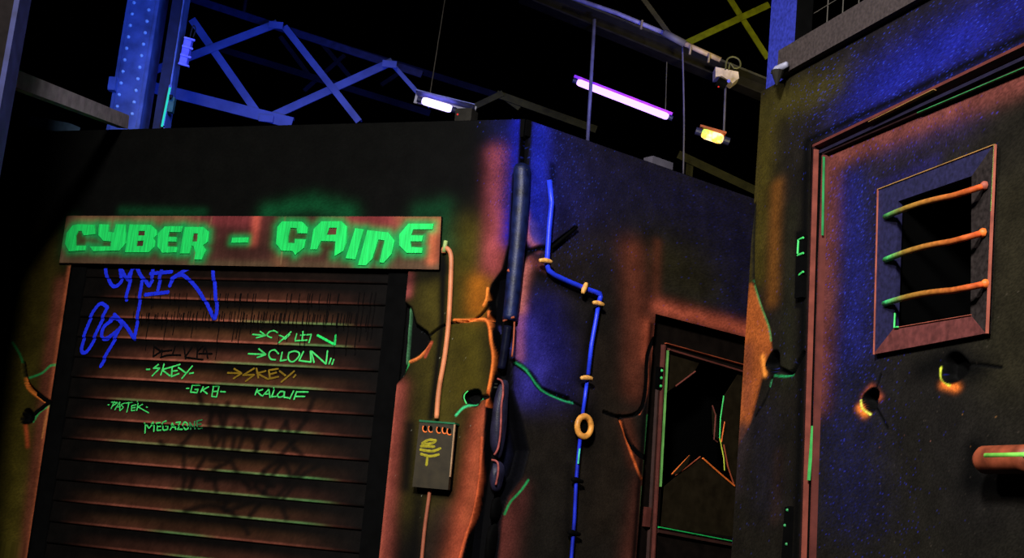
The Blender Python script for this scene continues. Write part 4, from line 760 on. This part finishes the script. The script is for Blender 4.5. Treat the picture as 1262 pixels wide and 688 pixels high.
cl = empty('riveted_column', PD(150, 150, 9.2)*np.array([1, 1, 0]), 'wide blue steel column studded with rivets behind the wall', 'column')
s9 = 9.2/FPX; xb = PD(153, 152, 9.2); xt = PD(185, -20, 9.2); cx = xb[0]; hw = 18.5*s9
def vbox(x0, x1, y0, y1, z0, z1): return bar(((x0+x1)/2, (y0+y1)/2, z0), ((x0+x1)/2, (y0+y1)/2, z1), x1-x0, y1-y0, up=(0, 1, 0))
V, Fc = vbox(cx-hw, cx+hw, 9.2, 9.22, 0, 7.5); origin_mesh('front_plate', V, Fc, STEEL, cl)
for sx in (-1, 1):
    V, Fc = vbox(cx+sx*hw-.012, cx+sx*hw+.012, 9.19, 9.42, 0, 7.5); origin_mesh('side_flange', V, Fc, STEEL, cl)
rv = None
for i in range(30):
    for dx in (-.66, .45):
        z = xb[2]+.03+i*.085+(.0425 if dx > 0 else 0)
        if rv is None: V, Fc = ball((cx+dx*hw, 9.2, z), .013, np.array([0, -1., 0])); rv = origin_mesh('rivet', V, Fc, mat('rivet_steel', S(200, 232, 240), .35, .1), cl, smooth=True); z0 = z; d0 = dx; continue
        o = rv.copy(); COL.objects.link(o); o.location = ((dx-d0)*hw, 0, z-z0)
o = origin_mesh('column_bracket', *bar(PD(140, 96, 9.15), PD(138, 112, 9.15), .05, .05), STEEL, cl)
c2 = empty('steel_upright', PD(195, 152, 9.0)*np.array([1, 1, 0]), 'narrow dark blue upright beside the riveted column', 'post')
x2 = PD(197, 152, 9.0)[0]; V, Fc = vbox(x2-.045, x2+.035, 9.0, 9.1, 0, 7.5); origin_mesh('web', V, Fc, mat('dark_blue_steel', S(26, 31, 52), .5, noise=.3), c2)
V, Fc = vbox(x2+.036, x2+.046, 8.97, 9.12, 0, 7.5); origin_mesh('flange', V, Fc, STEEL, c2)
def lampmat(name, c, s_): return mat(name, S(20, 20, 20), .5, emit=c, es=s_)
gt = empty('tube_lamp', PD(205, 128, 8.9), 'slim cyan-green glowing tube fixed upright on the narrow post', 'lamp')
V, Fc = tube([PD(209.5, 108, 8.93), PD(199.5, 156, 8.93)], .007, 8); origin_mesh('tube', V, Fc, lampmat('cyan_glow', S(40, 210, 190), 1.1), gt)
V, Fc = bar(PD(211, 106, 8.958), PD(201, 156, 8.958), .02, .04); origin_mesh('holder', V, Fc, STEEL, gt)
fx = empty('wall_fixture', PD(228, 66, 8.9), 'pale violet cage fixture bolted to the narrow post', 'fixture')
V, Fc = bar(PD(233, 48, 8.85), PD(226, 80, 8.85), .05, .05); origin_mesh('body', V, Fc, mat('violet_plastic', S(120, 110, 190), .5), fx)
for t in (0, .33, .66, 1):
    V, Fc = bar(PD(227-7*t, 46+32*t, 8.82)+np.array([0, 0, 0]), PD(240-7*t, 50+32*t, 8.82), .012, .012); origin_mesh('rib', V, Fc, mat('rib', S(140, 130, 210), .5), fx)
V, Fc = tube(smooth_line([PD(x, y, 8.85) for x, y in ((234, 46), (238, 32), (241, 36), (238, 46))], 5), .005, 6); origin_mesh('cable_loop', V, Fc, DARKST, fx)
bx = empty('control_box', PD(208, 135, 8.85), 'small green-lit box at the foot of the narrow post', 'box')
V, Fc = bar(PD(213.5, 121, 8.945), PD(210, 139, 8.945), .034, .05); origin_mesh('case', V, Fc, mat('green_lit_box', S(50, 90, 70), .5), bx); V, Fc = bar(PD(211, 117, 8.87), PD(210.5, 121, 8.87), .02, .02); origin_mesh('gland', V, Fc, DARKST, bx)  # green light from the tube put into the case colour

# lamps
def tube_lamp(label, a, b, Y, rpx, m, hang, dome=False, Yb=None):
    e = empty('tube_lamp', PD((a[0]+b[0])/2, (a[1]+b[1])/2, Y), label, 'lamp'); s = Y/FPX; A_ = PD(*a, Y); B_ = PD(*b, Yb or Y); d = (B_-A_)/np.linalg.norm(B_-A_)
    V, Fc = tube([A_-d*rpx*s*.2, A_, A_+d*rpx*s*.6]+[A_+(B_-A_)*t for t in (.2, .5, .8)]+[B_-d*rpx*s*.6, B_, B_+d*rpx*s*.2], [rpx*s*.4, rpx*s*.8]+[rpx*s]*5+[rpx*s*.8, rpx*s*.4], 14); origin_mesh('tube', V, Fc, m, e, smooth=True)
    for p, q_ in ((A_, -1), (B_, 1)):
        V, Fc = tube([p+d*q_*rpx*s*.2, p+d*q_*rpx*s*1.4], rpx*s*.75, 12); origin_mesh('end_cap', V, Fc, mat('cap', S(40, 40, 80), .5), e)
    for (h0, h1) in hang: V, Fc = tube([PD(*h0, Y), PD(*h1, Y)] if h0[1] > 0 else [PD(*h0, Y)*np.array([1, 1, 0])+np.array([0, 0, 9]), PD(*h0, Y), PD(*h1, Y)], .0035, 6); origin_mesh('hanging_wire', V, Fc, WIRE, e)
    return e, d, A_, B_
VIO = lampmat('violet_tube_glow', np.array([.5, .26, 1]), 3.2)
e, d, A_, B_ = tube_lamp('long violet fluorescent tube hanging below the beam', (712, 101), (823, 144), 9.3, 4.6, VIO, [((822.5, 52), (820, 140))])
V, Fc = bar(A_-d*.03+np.array([0, .02, .028]), B_+d*.03+np.array([0, .02, .028]), .07, .02); origin_mesh('glow_plate', V, Fc, mat('violet_glow_paint', S(190, 60, 255), .4), e)  # added plate, its violet colour stands in for the tube's glow
V1 = lampmat('short_violet_glow', np.array([.62, .5, 1]), 2.6)
e, d, A_, B_ = tube_lamp('short bright violet strip lamp peeking over the shutter wall', (521, 124), (556, 134.5), 8.6, 5.2, V1, [((549, -5), (530, 116))])
V, Fc = bar(PD(511, 119, 8.62)+np.array([0, .03, 0]), PD(586, 136, 8.62)+np.array([0, .03, 0]), .012, .07); origin_mesh('back_plate', V, Fc, WHITE, e)
V, Fc = bar(PD(513, 113.5, 8.6), PD(585, 131.5, 8.6), .1, .006, up=(0, 0, 1)); origin_mesh('hood', V, Fc, mat('lilac_hood', S(95, 105, 190), .5), e)
bb = origin_mesh('sensor_box', *box_uv(A, A.uv(560, 140)[0], A.uv(580, 140)[0], ZT+.003, ZT+.07, -.09, -.01), DARKST); tag(bb, 'small black box with a red light beside the short violet lamp', 'box')
V, Fc = ball(A.at(564, 141, -.009), .005, A.N); r_ = origin_mesh('red_light', V, Fc, lampmat('red_led', S(255, 60, 60), .8), bb)
AMB = bpy.data.materials.new('amber_lamp_glow'); AMB.use_nodes = True; nt = AMB.node_tree; b_ = nt.nodes['Principled BSDF']; tcn = nt.nodes.new('ShaderNodeTexCoord'); no = nt.nodes.new('ShaderNodeTexNoise'); no.inputs['Scale'].default_value = 14; rp_ = nt.nodes.new('ShaderNodeValToRGB')
nt.links.new(tcn.outputs['Object'], no.inputs['Vector']); nt.links.new(no.outputs['Fac'], rp_.inputs[0]); rp_.color_ramp.elements[0].position = .38; rp_.color_ramp.elements[0].color = (.35, .75, .1, 1); rp_.color_ramp.elements[1].position = .62; rp_.color_ramp.elements[1].color = (1, .75, .4, 1)
el = rp_.color_ramp.elements.new(.5); el.color = (1, .42, .06, 1); nt.links.new(rp_.outputs[0], b_.inputs['Emission Color']); b_.inputs['Emission Strength'].default_value = 2.0; b_.inputs['Base Color'].default_value = (.1, .05, .02, 1)
e, d, A_, B_ = tube_lamp('small amber lamp hanging on a rod near the top right', (866, 164), (890, 172), 9.3, 6.8, AMB, [])
V, Fc = tube([PD(895, 84, 9.28), PD(892, 165, 9.3)], .008, 8); origin_mesh('hanging_rod', V, Fc, mat('violet_grey_rod', S(80, 76, 100), .5), e)
V, Fc = bar(PD(862, 157, 9.3), PD(894, 166, 9.3), .09, .015); origin_mesh('hood', V, Fc, DKORANGE, e)
sp = empty('flood_lamp', PD(893, 96, 9.13), 'pale floodlight clamped under the big beam', 'lamp')
V, Fc = prism_uv(Wall(0, 9.13, 0, .005), [[(lambda p: (p[0], p[2]))(PD(x, y, 9.13)) for x, y in ((880, 86), (908, 92), (909, 100), (901, 106), (888, 97), (880, 98))]], -.06, .06); origin_mesh('housing', V, Fc, mat('cream_housing', S(178, 158, 150), .5), sp)
V, Fc = tube([PD(884, 100, 9.07), PD(895, 106, 9.07)], .035, 12); origin_mesh('lens_hood', V, Fc, BLACK, sp)
V, Fc = ball(PD(898, 100, 9.03), .012); origin_mesh('lens', V, Fc, lampmat('lens_blue', S(120, 120, 255), .8), sp, smooth=True)
V, Fc = ball(PD(885.5, 107, 9.03), .006); origin_mesh('red_light', V, Fc, lampmat('red_led_two', S(255, 50, 40), .8), sp)
V, Fc = tube(smooth_line([PD(x, y, 8.85) for x, y in ((894, 86), (896, 74), (903, 70), (911, 74), (912, 82), (905, 84), (900, 78), (898, 86))], 6), .006, 6); origin_mesh('cable', V, Fc, mat('loop_cable', S(70, 68, 44), .5), sp)

# beam, conduit and hangers
bm = empty('roof_beam', PD(800, 55, 9.2), 'long dark steel beam sloping down across the top right', 'beam')
V, Fc = bar(PD(640, -12, 9.3), PD(960, 118, 9.3), .012, 22*9.3/FPX); origin_mesh('web', V, Fc, mat('beam_shaded_web', S(26, 23, 21), .6), bm)  # web coloured dark to carry its shade
V, Fc = bar(PD(640, -22, 9.25), PD(960, 108, 9.25), .14, .015); origin_mesh('top_flange', V, Fc, mat('beam_lit_flange', S(44, 40, 34), .6), bm); V, Fc = bar(PD(640, -2, 9.25), PD(960, 128, 9.25), .14, .012); origin_mesh('bottom_flange', V, Fc, mat('beam_shaded_flange', S(26, 23, 21), .6), bm)  # lit top edge and shaded underside put into the flange colours
cn = empty('beam_conduit', PD(780, 40, 9.1), 'pale conduit clipped along the front of the sloping beam', 'conduit')
V, Fc = tube([PD(690, -8, 9.05), PD(760, 16, 9.05), PD(819, 41, 9.05)], .016, 10); origin_mesh('pipe', V, Fc, mat('blue_lit_conduit', S(110, 106, 150), .45), cn, smooth=True)  # blue light on this run put into its colour
V, Fc = tube([PD(842, 53, 9.05), PD(888, 74, 9.05)], .019, 10); origin_mesh('pipe', V, Fc, mat('tan_conduit_end', S(165, 138, 112), .45), cn, smooth=True)
V, Fc = tube([PD(818, 40, 9.03), PD(844, 54, 9.03)], .026, 10); origin_mesh('coupling', V, Fc, GREY, cn, smooth=True)
for x, y in ((790, 29), (850, 60), (873, 70)):
    V, Fc = tube([PD(x+1.5, y-4, 9.02), PD(x, y+7, 9.02)], .008, 8); origin_mesh('clip', V, Fc, TAN, cn)
V, Fc = tube([PD(732.7, 24, 9.15), PD(722, 210, 9.15)], 2.4*9.15/FPX, 10); o = origin_mesh('hanging_pole', V, Fc, mat('lavender_pole', S(92, 90, 124), .5), smooth=True); tag(o, 'slim lavender pole dropping from the beam in front of the long violet tube', 'pole')
V, Fc = tube(smooth_line([PD(x, y, 9.14) for x, y in ((841, 56), (842, 90), (843, 150), (842, 215))], 5), 1.2*8.8/FPX, 8); o = origin_mesh('hanging_cable', V, Fc, mat('grey_violet_cable', S(76, 72, 98), .5), smooth=True); tag(o, 'thin vertical cable hanging to the right of the violet tube', 'cable')
def on_top(px0, px1, h, n0, n1, up=0):
    pass
o = origin_mesh('timber_block', *box_uv(B, B.uv(808, 192)[0], B.uv(833, 200)[0], ZT+.002, ZT+.05, -.09, -.02), GREY); tag(o, 'small grey block lying on top of the middle wall', 'block')
sr = empty('support_rail', PD(930, 240, 9.6)*np.array([1, 1, 0]), 'dark olive rail low behind the top edge of the middle wall', 'rail'); RM = mat('dim_olive_rail', S(28, 26, 9), .6)
origin_mesh('rail', *bar(PD(835, 192, 9.6), PD(950, 246, 9.6), .08, .06), RM, sr)
for px in (850, 945): lg = PD(px, 192+(px-835)*.47, 9.6); origin_mesh('leg', *bar(lg*np.array([1, 1, 0]), lg, .05, .05), RM, sr)
o = origin_mesh('corner_board', *box_uv(B, .01, .3, ZT-.06, ZT+.028, -.16, -.12), mat('blue_board', S(30, 40, 130), .6, noise=.4, scale=40)); tag(o, 'blue board edge showing behind the corner of the two walls', 'board')

# left foreground steel
lp = empty('side_post', PD(12, 60, 5.0)*np.array([1, 1, 0]), 'brown box post at the far left edge with a coloured strip for its blue lit corner', 'post')
xp = PD(26, 0, 5.0)[0]; V, Fc = vbox(xp-.35, xp-.022, 5.0, 5.1, 0, 6); origin_mesh('face', V, Fc, mat('brown_post', S(22, 18, 18), .6), lp); V, Fc = vbox(xp-.02, xp, 4.985, 5.1, 0, 6); origin_mesh('lit_edge_strip', V, Fc, mat('blue_lit_edge', S(34, 38, 84), .5), lp)  # blue light on the post edge built as a coloured strip
eA = A.at(152, 150, -.06)
st = PD(2, 92, 5.6); V, Fc = bar(st, eA, .06, .075); o = origin_mesh('tie_beam', V, Fc, mat('grey_mauve_beam', S(150, 138, 150), .6)); tag(o, 'grey sloping beam joining the left post to the top of the shutter wall', 'beam')
o = origin_mesh('top_plate', *bar(A.p(A.uv(84, 155)[0], ZT+.02, -.05), A.p(A.uv(84, 155)[0]-.33, ZT+.09, -.1), .08, .06), mat('teal_grey_plate', S(76, 100, 126), .6)); tag(o, 'dim teal-grey plate lying on the wall top at far left', 'plate')
